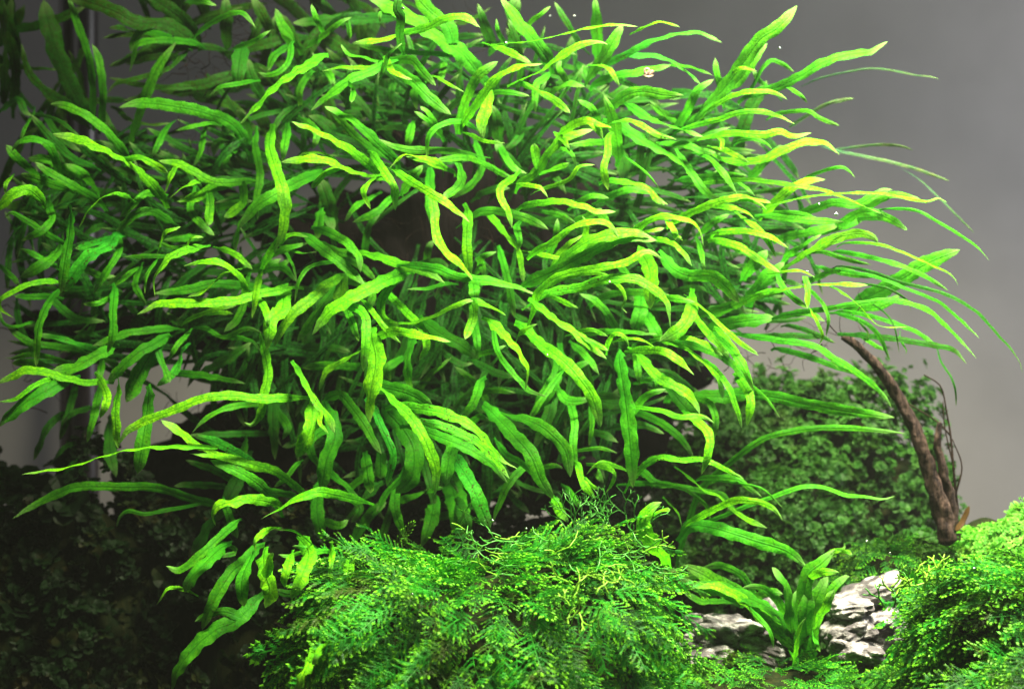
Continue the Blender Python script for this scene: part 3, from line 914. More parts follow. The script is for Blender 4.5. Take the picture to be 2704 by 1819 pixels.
def ribbon(P, width, seed, yellowness, lobe=False, steep=None, ruffle=1.0, stalk=0.0):
    """P: n x 3 centreline, width: full width in metres -> verts, faces, uvs, along"""
    rs = random.Random(seed); n = len(P)
    T = np.gradient(P, axis=0); T /= np.linalg.norm(T, axis=1)[:, None] + 1e-12
    S = np.r_[0, np.cumsum(np.linalg.norm(np.diff(P, axis=0), axis=1))]; L = S[-1]; t = S / L
    perp = np.stack([-T[:, 2], np.zeros(n), T[:, 0]], 1); perp /= np.linalg.norm(perp, axis=1)[:, None] + 1e-9
    up = perp[:, 2].mean()
    if abs(up) < 0.35: sg = rs.choice((-1, 1))
    else: sg = 1 if up > 0 else -1
    a0 = math.radians(rs.uniform(28, 58) if yellowness else rs.uniform(5, 45)); a1 = math.radians(rs.uniform(10, 36))
    if abs(up) < 0.35: a0 *= 0.75
    ang = (a0 + a1 * np.sin(t * rs.uniform(2, 6) + rs.uniform(0, 6))) * sg
    Yv = np.array([0.0, 1.0, 0.0])
    Wd = perp * np.cos(ang)[:, None] + Yv * np.sin(ang)[:, None]
    Nn = np.cross(T, Wd); Nn /= np.linalg.norm(Nn, axis=1)[:, None] + 1e-9
    if Nn[:, 1].mean() > 0: Nn = -Nn
    wd = width * (0.83 if width < 0.007 else 0.90) / np.maximum(0.72, np.cos(ang))
    ts = rs.uniform(0.66, 0.84); q = np.clip((t - ts) / (1 - ts), 0, 1)
    prof = np.power(np.clip(1 - q ** rs.uniform(1.5, 2.3), 0, 1), rs.uniform(0.6, 0.85))
    b0 = 0.85 if lobe else rs.choice((0.5, 0.7, 0.85)) if width > 0.0045 else 0.4
    if stalk: b0 = rs.uniform(0.3, 0.6)
    u = np.clip((t - stalk * 0.8) / (0.16 if not stalk else 0.12), 0, 1); prof = prof * (b0 + (1 - b0) * u * u * (3 - 2 * u))
    fq = rs.uniform(260, 420); ph = [rs.uniform(0, 6.28) for _ in range(6)]
    cols = (-1, -0.62, -0.22, 0, 0.22, 0.62, 1); V = []; UV = []; A = []
    for i in range(n):
        s = S[i]
        for c in cols:
            side = 0 if c < 0 else 1
            ed = 1 + 0.07 * ruffle * math.sin(fq * 0.8 * s + ph[side]) + 0.07 * ruffle * math.sin(fq * 2.1 * s + ph[side + 2])
            hw = 0.5 * wd[i] * prof[i] * (ed if abs(c) > 0.5 else 1)
            ac = abs(c)
            hgt = wd[i] * prof[i] * (0.055 * math.sin(math.pi * min(1, ac * 0.9)) - 0.03 * ac * ac + 0.07 * ruffle * ac * ac * math.sin(fq * 1.3 * s + ph[4 + side]))
            V.append(P[i] + Wd[i] * c * hw + Nn[i] * hgt)
            UV.append((c * hw, s + seed % 17 * 0.13)); A.append(t[i])
    m = len(cols)
    F = [(i * m + k, i * m + k + 1, (i + 1) * m + k + 1, (i + 1) * m + k) for i in range(n - 1) for k in range(m - 1)]
    return V, F, UV, A
def leaf_mesh(rib, L):
    V, F, UV, A, o = [], [], [], [], 0
    for v, f, uv, a in rib:
        V += v; F += [tuple(i + o for i in q) for q in f]; UV += uv; A += a; o = len(V)
    V = np.array(V) - np.array(L)
    me = np_mesh('leaf', V, F, True, {'along': A})
    ul = me.uv_layers.new(name='UVMap'); idx = np.array(F, np.int32).ravel()
    ul.data.foreach_set('uv', np.array(UV, np.float32)[idx].ravel())
    return me
def put_leaf(cl, ribs, kind, rs):
    T = things[cl]; o = link('leaf', leaf_mesh(ribs, T.location), LEAF, T)
    c = KIND[kind]; j = rs.uniform(0.8, 1.2); h = rs.uniform(0.8, 1.15)
    o.color = (c[0] * j * h, c[1] * j, c[2] * j, c[3]); return o
def centre(pts2, dt, extra, n, rs, base_d=None):
    P = spline(pts2, n); t = np.linspace(0, 1, n)
    if base_d is None: d = dt + extra * (1 - t) ** 2.2 - 0.006 * np.sin(math.pi * t)
    else: d = base_d + (dt - base_d) * t
    return np.array([at(x, y, Y) for (x, y), Y in zip(P, d)]), P, d
cnt = {}; seed = 0
def flush(p):
    if p:
        put_leaf(p['cl'], p['ribs'], p['kind'], random.Random(seed * 3 + 1)); cnt[p['cl']] = cnt.get(p['cl'], 0) + 1
for key, (ox, oy, sc, txt) in TR.items():
    pend = None
    for line in txt.strip().splitlines():
        seed += 1; rs = random.Random(seed); f = line.split(); lobe = f[0] == '+'
        if lobe: wpx, dd, kd = float(f[1]), int(f[2]), f[3]
        else:
            flush(pend); cl, wpx, dg, kd = f[0], float(f[1]), int(f[2]), f[3]
        xy = np.array([float(v) for v in f[4:]]).reshape(-1, 2) / sc + np.array([ox, oy])
        stl = 0.0
        if not lobe and kd != 'g' and min(xy[0][0], xy[0][1]) > 20:      # the stalk runs back into the bush
            v0 = xy[0] - xy[1]; v0 /= np.linalg.norm(v0); sl = rs.uniform(15, 40)
            l0 = np.linalg.norm(np.diff(xy, axis=0), axis=1).sum(); stl = sl / (l0 + sl)
            xy = np.vstack([xy[0] + v0 * sl + np.array([rs.gauss(0, 6), rs.uniform(0, 14)]), xy])
        ln = np.linalg.norm(np.diff(xy, axis=0), axis=1).sum(); n = int(min(48, max(14, ln / 9)))
        if lobe:
            b = pend['line']; bd = b[1][np.argmin(np.linalg.norm(b[0] - xy[0], axis=1))]
            P, P2, d = centre(xy, bd + 0.012 * dd - 0.004, 0, n, rs, bd + 0.0006)
        else: P, P2, d = centre(xy, DEP(dg) - (0.045 if cl == 'h' else 0) + rs.uniform(-0.008, 0.008), rs.uniform(0.02, 0.05), n, rs)
        rb = ribbon(P, wpx * (1.25 if cl in 'fs' else 1.12 if cl == 'h' else 1) / sc * px(float(d.mean())), seed, kd in 'yz', lobe, None, 1.9 if cl == 'h' and kd == 'y' else 1.0, 0 if lobe else stl)
        if lobe: pend['ribs'].append(rb)
        else: pend = dict(cl=cl, kind=kd, ribs=[rb], line=(P2, d))
    flush(pend)
# leaves deeper inside the bush, between and behind the ones above
POLY = [(0, 440), (300, 330), (560, 300), (700, 60), (1100, 20), (1500, 60), (1700, 230), (1950, 220), (2080, 420), (2180, 560), (2230, 740),
        (2100, 900), (1900, 950), (1820, 1050), (1650, 1150), (1600, 1300), (1400, 1380), (1000, 1380), (700, 1240), (560, 1120), (330, 1010), (0, 960)]
def inside(x, y, poly=POLY):
    c = False; j = len(poly) - 1
    for i in range(len(poly)):
        xi, yi = poly[i]; xj, yj = poly[j]
        if (yi > y) != (yj > y) and x < (xj - xi) * (y - yi) / (yj - yi) + xi: c = not c
        j = i
    return c
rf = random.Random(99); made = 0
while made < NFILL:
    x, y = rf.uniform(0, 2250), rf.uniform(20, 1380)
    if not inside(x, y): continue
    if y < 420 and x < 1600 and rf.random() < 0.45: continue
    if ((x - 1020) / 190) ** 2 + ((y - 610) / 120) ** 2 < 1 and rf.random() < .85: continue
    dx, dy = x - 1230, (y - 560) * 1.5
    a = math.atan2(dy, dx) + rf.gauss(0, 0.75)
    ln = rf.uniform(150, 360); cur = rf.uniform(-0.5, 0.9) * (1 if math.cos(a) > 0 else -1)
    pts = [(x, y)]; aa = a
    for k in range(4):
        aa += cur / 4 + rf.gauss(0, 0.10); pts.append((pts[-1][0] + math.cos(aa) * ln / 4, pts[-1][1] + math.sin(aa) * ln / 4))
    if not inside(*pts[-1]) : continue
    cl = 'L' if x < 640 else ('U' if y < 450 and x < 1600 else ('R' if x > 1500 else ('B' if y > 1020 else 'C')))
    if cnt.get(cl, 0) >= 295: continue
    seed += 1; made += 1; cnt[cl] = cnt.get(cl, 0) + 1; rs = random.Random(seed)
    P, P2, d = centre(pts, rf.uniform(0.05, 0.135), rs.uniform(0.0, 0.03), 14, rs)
    put_leaf(cl, [ribbon(P, rf.uniform(12, 24) * px(float(d.mean())), seed, False, False, None, 1.0, 0.14)], rf.choice('kdddd'), rs)  # shade of the bush interior put into the filler leaf colours
ro = random.Random(31)
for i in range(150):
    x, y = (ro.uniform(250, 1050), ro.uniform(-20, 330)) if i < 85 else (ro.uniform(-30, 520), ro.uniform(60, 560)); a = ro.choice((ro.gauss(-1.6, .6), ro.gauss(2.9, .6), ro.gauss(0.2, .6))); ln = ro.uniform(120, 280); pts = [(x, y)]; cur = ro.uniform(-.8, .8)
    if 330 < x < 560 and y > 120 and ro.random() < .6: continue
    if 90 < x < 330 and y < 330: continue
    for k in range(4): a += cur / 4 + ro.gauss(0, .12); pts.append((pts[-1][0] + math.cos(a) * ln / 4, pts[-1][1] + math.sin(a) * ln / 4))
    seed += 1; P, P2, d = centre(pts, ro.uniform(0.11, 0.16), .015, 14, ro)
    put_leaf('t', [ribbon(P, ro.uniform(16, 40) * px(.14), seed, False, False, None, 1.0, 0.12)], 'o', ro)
print('leaves', cnt)
# ---------------------------------------------------------------- driftwood: the trunk inside the bush, its limbs, the branch at the right
def _unused(): pass
def blob(name, centre_, rad, sub, amp, fr, mat, parent=None, origin=None, seed_=0, power=2.0):
    n = 2 ** sub * 6; V = []; F = []
    for j in range(n + 1):
        for i in range(2 * n):
            th = math.pi * j / n; ph = math.pi * i / n
            dv = Vector((math.sin(th) * math.cos(ph), math.sin(th) * math.sin(ph), math.cos(th)))
            q = sum(abs(c) ** power for c in dv) ** (-1 / power)
            p = Vector((dv.x * rad[0], dv.y * rad[1], dv.z * rad[2])) * q
            k = 1 + amp * noise.fractal(p * fr + Vector((seed_, 0, 0)), 1.0, 2.0, 5) 
            V.append(Vector(centre_) + p * k - Vector(origin or (0, 0, 0)))
    for j in range(n):
        for i in range(2 * n):
            F.append((j * 2 * n + i, (j + 1) * 2 * n + i, (j + 1) * 2 * n + (i + 1) % (2 * n), j * 2 * n + (i + 1) % (2 * n)))
    return link(name, pyd(name, [tuple(v) for v in V], F), mat, parent)
dw = thing('driftwood', 'dark driftwood stump with limbs buried inside the fern bush', 'driftwood', at(1250, 1450, 0.19))
D = dw.location.copy()
c0 = at(790, 1270, 0.21); blob('dark_core', c0, (0.135, 0.04, 0.066), 3, 0.30, 14, WOODDARK, dw, D, 8)  # dark mass added to blacken the gap low on the left
c0 = at(1230, 880, 0.20); blob('dark_core', c0, (0.165, 0.05, 0.125), 4, 0.30, 14, WOODDARK, dw, D, 3)
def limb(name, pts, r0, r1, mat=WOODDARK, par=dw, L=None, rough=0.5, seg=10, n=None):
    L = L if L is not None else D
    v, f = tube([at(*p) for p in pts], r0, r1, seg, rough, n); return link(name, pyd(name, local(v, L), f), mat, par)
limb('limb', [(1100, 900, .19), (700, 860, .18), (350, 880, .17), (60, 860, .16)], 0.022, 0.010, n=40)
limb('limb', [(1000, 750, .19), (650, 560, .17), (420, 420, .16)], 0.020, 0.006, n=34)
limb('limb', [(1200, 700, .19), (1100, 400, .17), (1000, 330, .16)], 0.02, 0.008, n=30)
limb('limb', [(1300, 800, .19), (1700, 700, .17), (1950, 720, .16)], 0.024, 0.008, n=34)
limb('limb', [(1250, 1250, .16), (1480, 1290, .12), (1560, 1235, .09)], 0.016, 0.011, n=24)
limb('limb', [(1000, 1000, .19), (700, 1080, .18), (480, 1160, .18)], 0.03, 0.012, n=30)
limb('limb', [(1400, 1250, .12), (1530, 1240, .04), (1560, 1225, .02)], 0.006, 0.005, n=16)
# fine root webs
rw = random.Random(5); parts = []
for (cx, cy, sx, sy, num, Y) in ((640, 60, 110, 80, 34, .15), (1080, 130, 190, 140, 60, .15), (530, 200, 50, 60, 14, .13), (520, 400, 60, 60, 12, .13),
                                 (900, 260, 260, 110, 50, .14), (1000, 700, 420, 260, 60, .12), (600, 1090, 180, 90, 30, .13), (1400, 1200, 250, 140, 34, .12),
                                 (150, 900, 150, 120, 24, .13), (2000, 960, 120, 60, 16, .10), (2150, 870, 160, 60, 12, .05)):
    for _ in range(num):
        x, y = cx + rw.gauss(0, sx * .6), cy + rw.gauss(0, sy * .6); a = rw.uniform(0, 6.28); pts = [(x, y, Y + rw.uniform(-.02, .02))]
        for k in range(5):
            a += rw.gauss(0, 0.7); st = rw.uniform(10, 26); x += math.cos(a) * st; y += math.sin(a) * st; pts.append((x, y, Y + rw.uniform(-.02, .02)))
        parts.append(tube([at(*p) for p in pts], rw.uniform(.0002, .00045), .0001, 4, n=10))
V, F = join(parts); o = link('root_web', pyd('root_web', local(V, D), F), ROOT, dw); o['kind'] = 'stuff'
br = thing('driftwood_branch', 'bare brown driftwood branch leaning up to the left at the right edge of the ferns', 'driftwood', at(2500, 1420, 0.03))
B = br.location.copy()
limb('main_stem', [(2505, 1430, .03), (2478, 1320, .03), (2440, 1200, .03), (2390, 1080, .03), (2330, 985, .03), (2270, 920, .03), (2228, 888, .03)], 0.0054, 0.0024, WOOD, br, B, 0.5, 16, 70)
limb('side_stem', [(2512, 1400, .034), (2508, 1320, .034), (2490, 1240, .03), (2476, 1170, .028), (2482, 1118, .028)], 0.0044, 0.0016, WOOD, br, B, 0.55, 14, 50)
for pts, r in (([(2530, 1350, .035), (2520, 1260, .035), (2510, 1150, .035), (2500, 1090, .035), (2484, 1020, .035), (2440, 990, .035)], .0008),
               ([(2510, 1150, .035), (2470, 1110, .035), (2390, 1060, .035), (2330, 1010, .035)], .0006),
               ([(2525, 1300, .035), (2540, 1230, .035), (2515, 1160, .035)], .0006),
               ([(2520, 1240, .035), (2495, 1130, .035), (2490, 1060, .035)], .0005)):
    limb('root', pts, r, r * .5, ROOT, br, B, 0.2, 6)
# ---------------------------------------------------------------- moss
def frond(seed_, flat=1.0):
    """a feathery moss frond, 1 long along +Y, spread in X, curling down in Z"""
    r = random.Random(seed_); V = []; F = []; T = []
    def tri(a, b, c, ta, tb):
        i = len(V); V.extend((a, b, c)); T.extend((ta, ta, tb)); F.append((i, i + 1, i + 2, i + 2))
    def twig(p0, d, length, yellowness, depth):
        n = max(5, int(length * 39)); side = d.cross(Vector((0, 0, 1))).normalized(); p = p0.copy(); st = length / n; prev = p.copy()
        for k in range(n):
            t = (k + 1) / n; dd = (d + Vector((0, 0, -0.35 * t * flat)) + side * 0.06 * math.sin(5 * t + seed_)).normalized(); p = p + dd * st
            tc = max(0.0, (t - 0.72) / 0.28) * yellowness
            w_ = side * 0.006
            i = len(V); V.extend((prev - w_, prev + w_, p + w_, p - w_)); T.extend((tc * .6,) * 4); F.append((i, i + 1, i + 2, i + 3)); prev = p.copy()
            ll = 0.046 * (1.05 - 0.35 * t) * r.uniform(0.8, 1.2) * (1.25 if t > 0.9 else 1)
            for s in (-1, 1):
                ld = (side * s * 0.85 + dd * 0.6 + Vector((0, 0, r.uniform(-.25, .45)))).normalized(); pw = dd * 0.013
                tri(p - pw, p + pw, p + ld * ll, tc, min(1, tc * 1.2 + 0.08))
        if yellowness > 0.3:                                        # swollen pale growing tip
            for s in range(4):
                a = s * 1.57; e = side * math.cos(a) * .024 + Vector((0, 0, math.sin(a) * .024))
                e2 = side * math.cos(a + 1.57) * .024 + Vector((0, 0, math.sin(a + 1.57) * .024))
                tri(p + e, p + e2, p + d * .05, yellowness, yellowness)
    main = []; p = Vector((0, 0, 0)); d = Vector((0, 1, 0)); nb = r.randint(8, 12); cv = r.uniform(-.5, .5)
    for k in range(nb + 1):
        t = k / nb; d = Vector((math.sin(cv * t), math.cos(cv * t), -0.45 * t * flat)).normalized(); main.append((p.copy(), d.copy())); p = p + d / nb
    yellowness = r.uniform(0.3, 1.0)
    for k, (q, d) in enumerate(main[:-1]):
        side = d.cross(Vector((0, 0, 1))).normalized(); t = k / nb
        a, b = q, main[k + 1][0]; w_ = side * 0.008
        i = len(V); V.extend((a - w_, a + w_, b + w_, b - w_)); T.extend((0.05,) * 4); F.append((i, i + 1, i + 2, i + 3))
        if k >= 1:
            for s in (-1, 1):
                if r.random() < 0.88:
                    l = (0.34 * (1 - t) ** 0.8 + 0.07) * r.uniform(.7, 1.15)
                    twig(q + (b - q) * r.random(), (side * s * 0.8 + d * r.uniform(.5, .8) + Vector((0, 0, r.uniform(-.1, .15)))).normalized(), l, yellowness * r.uniform(.6, 1), 1)
    twig(main[-2][0], main[-2][1], 0.16, yellowness, 1)
    return np.array([tuple(v) for v in V], np.float32), np.array(F, np.int32), np.array(T, np.float32)
FR = [frond(i) for i in range(10)]
def fmesh(V, F, T, name='frond'):
    me = bpy.data.meshes.new(name); F_ = [tuple(dict.fromkeys(q)) for q in F.tolist()]
    me.from_pydata(V.tolist(), [], F_); a = me.attributes.new('tip', 'FLOAT', 'POINT'); a.data.foreach_set('value', T); return me
FM = [fmesh(*f) for f in FR]
for m_ in FM: m_.materials.append(MOSS)
def merged(name, items, lib, mat, parent, L):
    """items: (lib index, 3x3 matrix, position): one mesh, triangles"""
    Vs, Fs, Ts, o = [], [], [], 0
    for k, M, p in items:
        V, F, T = lib[k]; Vs.append(V @ M.T + (np.array(p) - np.array(L))); tri = np.vstack([F[:, :3], F[F[:, 2] != F[:, 3]][:, [0, 2, 3]]]); Fs.append(tri + o); Ts.append(T); o += len(V)
    me = np_mesh(name, np.vstack(Vs), np.vstack(Fs), False, {'tip': np.concatenate(Ts)})
    ob = link(name, me, mat, parent); ob['kind'] = 'stuff'; return ob
def basis(d, nrm):
    y = np.array(d, float); y /= np.linalg.norm(y); z = np.array(nrm, float); z -= y * z.dot(y); z /= np.linalg.norm(z) + 1e-9
    x = np.cross(y, z); return np.stack([x, y, z], 1)
def moss_mound(name, label, cpx, Y, rpx, ry, count, n_parts, size, seed_, lean=0.0, power=2.6, group='moss mounds'):
    c = at(cpx[0], cpx[1], Y); k = px(Y); R = (rpx[0] * k, ry, rpx[1] * k)
    T = thing(name, label, 'moss', c, group); L = T.location.copy()
    blob('mat', c, tuple(q * 0.80 for q in R), 3, 0.24, 15, MAT, T, L, seed_, power)
    r = np.random.default_rng(seed_); items = []
    for _ in range(count * 8):
        if len(items) >= count: break
        dv = r.normal(size=3); dv /= np.linalg.norm(dv)
        if dv[1] > 0.25 or dv[2] < -0.3: continue
        q = (np.abs(dv) ** power).sum() ** (-1 / power); p = dv * np.array(R) * q
        nz = noise.fractal(Vector((p * 15).tolist()) + Vector((seed_, 0, 0)), 1.0, 2.0, 5)
        p = p * np.array([0.95 + 0.42 * nz, 0.95 + 0.42 * nz, 0.95 + 0.24 * nz])
        nrm = np.sign(dv) * np.abs(dv * q) ** (power - 1) / np.array(R); nrm /= np.linalg.norm(nrm)
        wp = np.array(c) + p
        if wp[2] < -0.05: continue
        X = (wp[0] / ((wp[1] - CAMY) * PXM)) + 1352; Z = 909.5 - (wp[2] - CAMZ) / ((wp[1] - CAMY) * PXM)
        if not (-80 < X < 2790 and Z < 1900): continue
        out = p * np.array([1, 0.3, 0]); out /= np.linalg.norm(out) + 1e-9
        dn = np.array([0.0, 0, -1.0]); dn -= nrm * dn.dot(nrm)
        d = dn * r.uniform(0.7, 1.4) + out * (0.5 + 0.8 * max(0, nrm[2])) + nrm * r.uniform(0.1, 1.1) + r.normal(size=3) * 0.38 + np.array([lean, 0, 0])
        s = size * r.uniform(0.5, 1.4) * k
        M = basis(d, nrm + r.normal(size=3) * 0.25) * s
        items.append((int(r.integers(len(FR))), M, tuple(wp), X, Z))
    vis = [i for i in items if -10 < i[3] < 2714 and i[4] < 1810]
    vis.sort(key=lambda i: i[2][1]); near = vis[:n_parts]; ids = {id(i) for i in near}
    for kx, M, p, _, _ in near:
        o = link('frond', FM[kx], None, T)
        from mathutils import Matrix
        m4 = Matrix.Identity(4)
        for a in range(3):
            for b_ in range(3): m4[a][b_] = M[a, b_]
        m4.translation = Vector(p) - L; o.matrix_local = m4
    merged('moss_mat', [i[:3] for i in items if id(i) not in ids], FR, MOSS, T, L)
    return T
mm = moss_mound('moss_mound', 'large green moss mound in the foreground centre under the drooping ferns', (1290, 1830), -0.075, (440, 368), 0.085, MC[0], 230, 125, 11, power=4.2)
mr = moss_mound('moss_mound', 'bright moss mound cascading down at the right edge beside the split pale rock', (2820, 1925), -0.085, (470, 425), 0.09, MC[1], 230, 125, 12, -0.25, power=2.4)
ml = moss_mound('moss_mound', 'low carpet of moss in front of the pale rocks', (2060, 1925), -0.055, (420, 160), 0.05, MC[2], 150, 62, 13)
mb = moss_mound('moss_mound', 'small brownish mossy knob rising behind the split pale rock', (2335, 1560), 0.045, (90, 125), 0.02, MC[3], 60, 70, 14)
# fronds that stick out at the left of the central mound
Lm = mm.location
for (x0, y0, x1, y1, wd, Y) in ((1010, 1490, 868, 1398, .5, -.09), (1080, 1490, 1005, 1400, .7, -.085), (960, 1590, 776, 1588, .35, -.1), (1000, 1660, 655, 1738, .8, -.1),
                                (960, 1690, 740, 1665, .6, -.1), (1040, 1640, 900, 1560, .5, -.1), (1000, 1760, 860, 1790, .7, -.11), (1020, 1560, 930, 1465, .2, -.1),
                                (1160, 1480, 1230, 1330, .15, -.07), (1300, 1400, 1225, 1345, .15, -.08), (1660, 1480, 1870, 1560, .6, -.08), (1700, 1560, 1890, 1660, .6, -.09),
                                (1650, 1430, 1800, 1440, .5, -.07), (1040, 1450, 1080, 1385, .6, -.08), (990, 1650, 800, 1620, .5, -.09), (980, 1720, 780, 1740, .6, -.1)):
    a, b = at(x0, y0, Y + .01), at(x1, y1, Y); d = np.array(b - a); l = np.linalg.norm(d)
    M = basis(d, (0, -1, 0.5)) * l; M[:, 0] *= wd
    o = link('frond', FM[random.randrange(len(FM))], None, mm)
    from mathutils import Matrix
    m4 = Matrix.Identity(4)
    for i in range(3):
        for j in range(3): m4[i][j] = M[i, j]
    m4.translation = a - Lm; o.matrix_local = m4
# forked strands
def forked(seed_, p0, ang, length, depth, r, Y):
    rr = random.Random(seed_); parts = []
    def grow(p, a, l, dpt, rad):
        q = (p[0] + math.cos(a) * l, p[1] + math.sin(a) * l, p[2] + rr.uniform(-.006, .006))
        m = ((p[0] + q[0]) / 2 + rr.gauss(0, l * .08), (p[1] + q[1]) / 2 + rr.gauss(0, l * .08), (p[2] + q[2]) / 2)
        parts.append(tube([at(*p), at(*m), at(*q)], rad, rad * .8, 5, n=6))
        if dpt > 0:
            for s in (-1, 1): 
                if rr.random() < 0.88: grow(q, a + s * rr.uniform(.3, .65), l * rr.uniform(.55, .85), dpt - 1, rad * .85)
    grow((*p0, Y), ang, length, depth, r); return join(parts)
def flat_mat(name, col):
    m, nt = new_mat(name); g = N(nt, 'ShaderNodeNewGeometry'); n1 = tex(nt, 'ShaderNodeTexNoise', 90, g.outputs['Position'])
    leafy_shader(nt, mix(nt, n1.outputs[0], tuple(c * .6 for c in col[:3]) + (1,), col), 0.4, 0.2); return m
STR = flat_mat('strand_green', (0.06, 0.30, 0.03, 1)); STY = flat_mat('strand_yellow', (0.22, 0.50, 0.03, 1))
rk = random.Random(21)
for i in range(16):
    x = rk.uniform(1490, 1720); v, f = forked(i, (x, 1410 - (x - 1490) * .02), -1.57 + rk.uniform(-.6, .7), rk.uniform(22, 52), 3, .00045, -.055 + rk.uniform(-.02, .02))
    link('forked_strand', pyd('forked_strand', local(v, mm.location), f), STR, mm)
for i in range(46):
    x = rk.uniform(1180, 1760); y = 1395 + rk.uniform(0, 130); v, f = forked(100 + i, (x, y), rk.choice((0, 3.14)) + rk.gauss(0, .5), rk.uniform(18, 40), 2, .0004, -.125 + (1490 - y) * .0004)
    link('forked_strand', pyd('forked_strand', local(v, mm.location), f), STR if i % 3 else STY, mm)
for i in range(12):
    x = rk.uniform(1500, 1700); y = rk.uniform(1520, 1620); v, f = forked(200 + i, (x, y), rk.uniform(0, 6.28), rk.uniform(20, 34), 2, .00045, -.168)
    link('forked_strand', pyd('forked_strand', local(v, mm.location), f), STY, mm)
for i in range(20):
    x = rk.uniform(2330, 2500); y = 1580 - (x - 2330) * .35 + rk.uniform(-25, 35); v, f = forked(300 + i, (x, y), rk.uniform(-2.6, -.3), rk.uniform(18, 34), 2, .0006, -.105 + rk.uniform(-.01, .01))
    link('forked_strand', pyd('forked_strand', local(v, mr.location), f), STY if i % 4 else STR, mr)
# ---------------------------------------------------------------- round leaved liverwort
def rosette(seed_):
    r = random.Random(seed_); V, F, T = [], [], []
    for k in range(9):
        a = k * 2.4 + r.uniform(-.3, .3); el = 0.15 + 0.10 * k + r.uniform(-.1, .1); ln = 1 - 0.05 * k; wd = r.uniform(.26, .40)
        d = Vector((math.cos(a) * math.cos(el), math.sin(a) * math.cos(el), math.sin(el))); s = d.cross(Vector((0, 0, 1))).normalized(); u = s.cross(d)
        yq = r.random() * 1.3; i = len(V); prof = ((.1, .25), (.5, .75), (.8, 1.0), (.97, .6)); 
        for (t, wq) in prof:
            for c in (-1, 0, 1): V.append(tuple(d * t * ln + s * c * wd * wq + u * (0.10 * abs(c) - 0.22 * t * t))); T.append(max(0, t - .35) * (1 if c else .8) * .9 * yq)
        for j in range(3):
            for c in range(2): q = i + j * 3 + c; F.append((q, q + 1, q + 4, q + 3))
    return np.array(V, np.float32), np.array(F, np.int32), np.array(T, np.float32)
RO = [rosette(i) for i in range(8)]
def liver_mound(name, label, cpx, Y, rpx, ry, count, size, seed_, mat, sun=0.0, power=2.0, amp=.4):
    c = at(cpx[0], cpx[1], Y); k = px(Y); R = (rpx[0] * k, ry, rpx[1] * k)
    T = thing(name, label, 'plant', c, 'round leaved plant mounds'); L = T.location.copy()
    blob('mat', c, tuple(q * .88 for q in R), 3, amp * .7, 14, MAT, T, L, seed_, power)
    r = np.random.default_rng(seed_); items = []
    while len(items) < count:
        dv = r.normal(size=3); dv /= np.linalg.norm(dv)
        if dv[1] > 0.35 or dv[2] < -0.3: continue
        q = (np.abs(dv) ** power).sum() ** (-1 / power); p = dv * np.array(R) * q
        p = p * (0.96 + amp * noise.fractal(Vector((p * 14).tolist()) + Vector((seed_, 0, 0)), 1.0, 2.0, 5) + abs(r.normal()) * 0.06)
        wp = np.array(c) + p
        nrm = dv / np.array(R); nrm /= np.linalg.norm(nrm); nrm = nrm + r.normal(size=3) * 0.75 + np.array([0, -.2, .3])
        M = basis(np.cross(nrm, r.normal(size=3)), nrm) * size * r.uniform(.35, 1.35) * (2.1 if r.random() < .05 else 1) * k
        items.append((int(r.integers(len(RO))), M, tuple(wp)))
    merged('rosettes', items, RO, mat, T, L); return T
liver_mound('liverwort_mound', 'dark green hill of round leaved plants behind the driftwood branch', (2080, 1560), 0.22, (400, 560), 0.09, LC[0], 15, 31, LIVER, power=2.3, amp=.3)
liver_mound('liverwort_mound', 'shadowed hill of round leaved plants in the lower left corner', (260, 1830), 0.13, (640, 500), 0.09, LC[1], 28, 32, LIVER_SHADE, power=2.1, amp=.6)
liver_mound('liverwort_mound', 'low dark bed of round leaved plants in the gap behind the central moss mound', (1350, 1750), 0.17, (700, 420), 0.05, LC[2], 24, 33, LIVER_SHADE, power=2.3)
liver_mound('liverwort_mound', 'bright yellow green cushion of round leaved plants at the right edge', (2665, 1510), 0.05, (180, 175), 0.05, 1700, 14, 34, LIVERB, amp=.7)
liver_mound('liverwort_mound', 'soft green cushion of round leaved plants at the foot of the driftwood branch', (2480, 1560), 0.07, (150, 150), 0.04, LC[3], 18, 35, LIVER)
# ---------------------------------------------------------------- rocks
def rock(label, pxs, Y, seed_, chunks):
    c = at(pxs[0], pxs[1], Y); T = thing('rock', label, 'rock', c, 'pale rocks'); L = T.location.copy()
    for (x, y, rx, rz, ry, dY, tilt) in chunks:
        seed_ += 1; q = at(x, y, Y + dY); k = px(Y + dY); V = []; F = []; n = 40
        for j in range(n + 1):
            for i in range(2 * n):
                th = math.pi * j / n; ph = math.pi * i / n; dv = Vector((math.sin(th) * math.cos(ph), math.sin(th) * math.sin(ph), math.cos(th)))
                e = sum(abs(v) ** 3.4 for v in dv) ** (-1 / 3.4); p = Vector((dv.x * rx * k, dv.y * ry, dv.z * rz * k)) * e
                s = p * 60 + Vector((seed_ * 7.3, 0, 0)); cell = noise.voronoi(s * 1.1)[0]
                kf = 1 + 0.42 * (cell[1] - cell[0]) - 0.12 + 0.16 * noise.fractal(s * 1.5, 1.0, 2.2, 5) - 0.05 * abs(math.sin(p.z * 900 + 3 * noise.noise(s)))
                p = p * kf; cs, sn = math.cos(tilt), math.sin(tilt)
                V.append(tuple(q + Vector((p.x * cs - p.z * sn, p.y, p.x * sn + p.z * cs)) - L))
        for j in range(n):
            for i in range(2 * n): F.append((j * 2 * n + i, (j + 1) * 2 * n + i, (j + 1) * 2 * n + (i + 1) % (2 * n), j * 2 * n + (i + 1) % (2 * n)))
        link('rock_layer', pyd('rock_layer', V, F, False), ROCK, T)
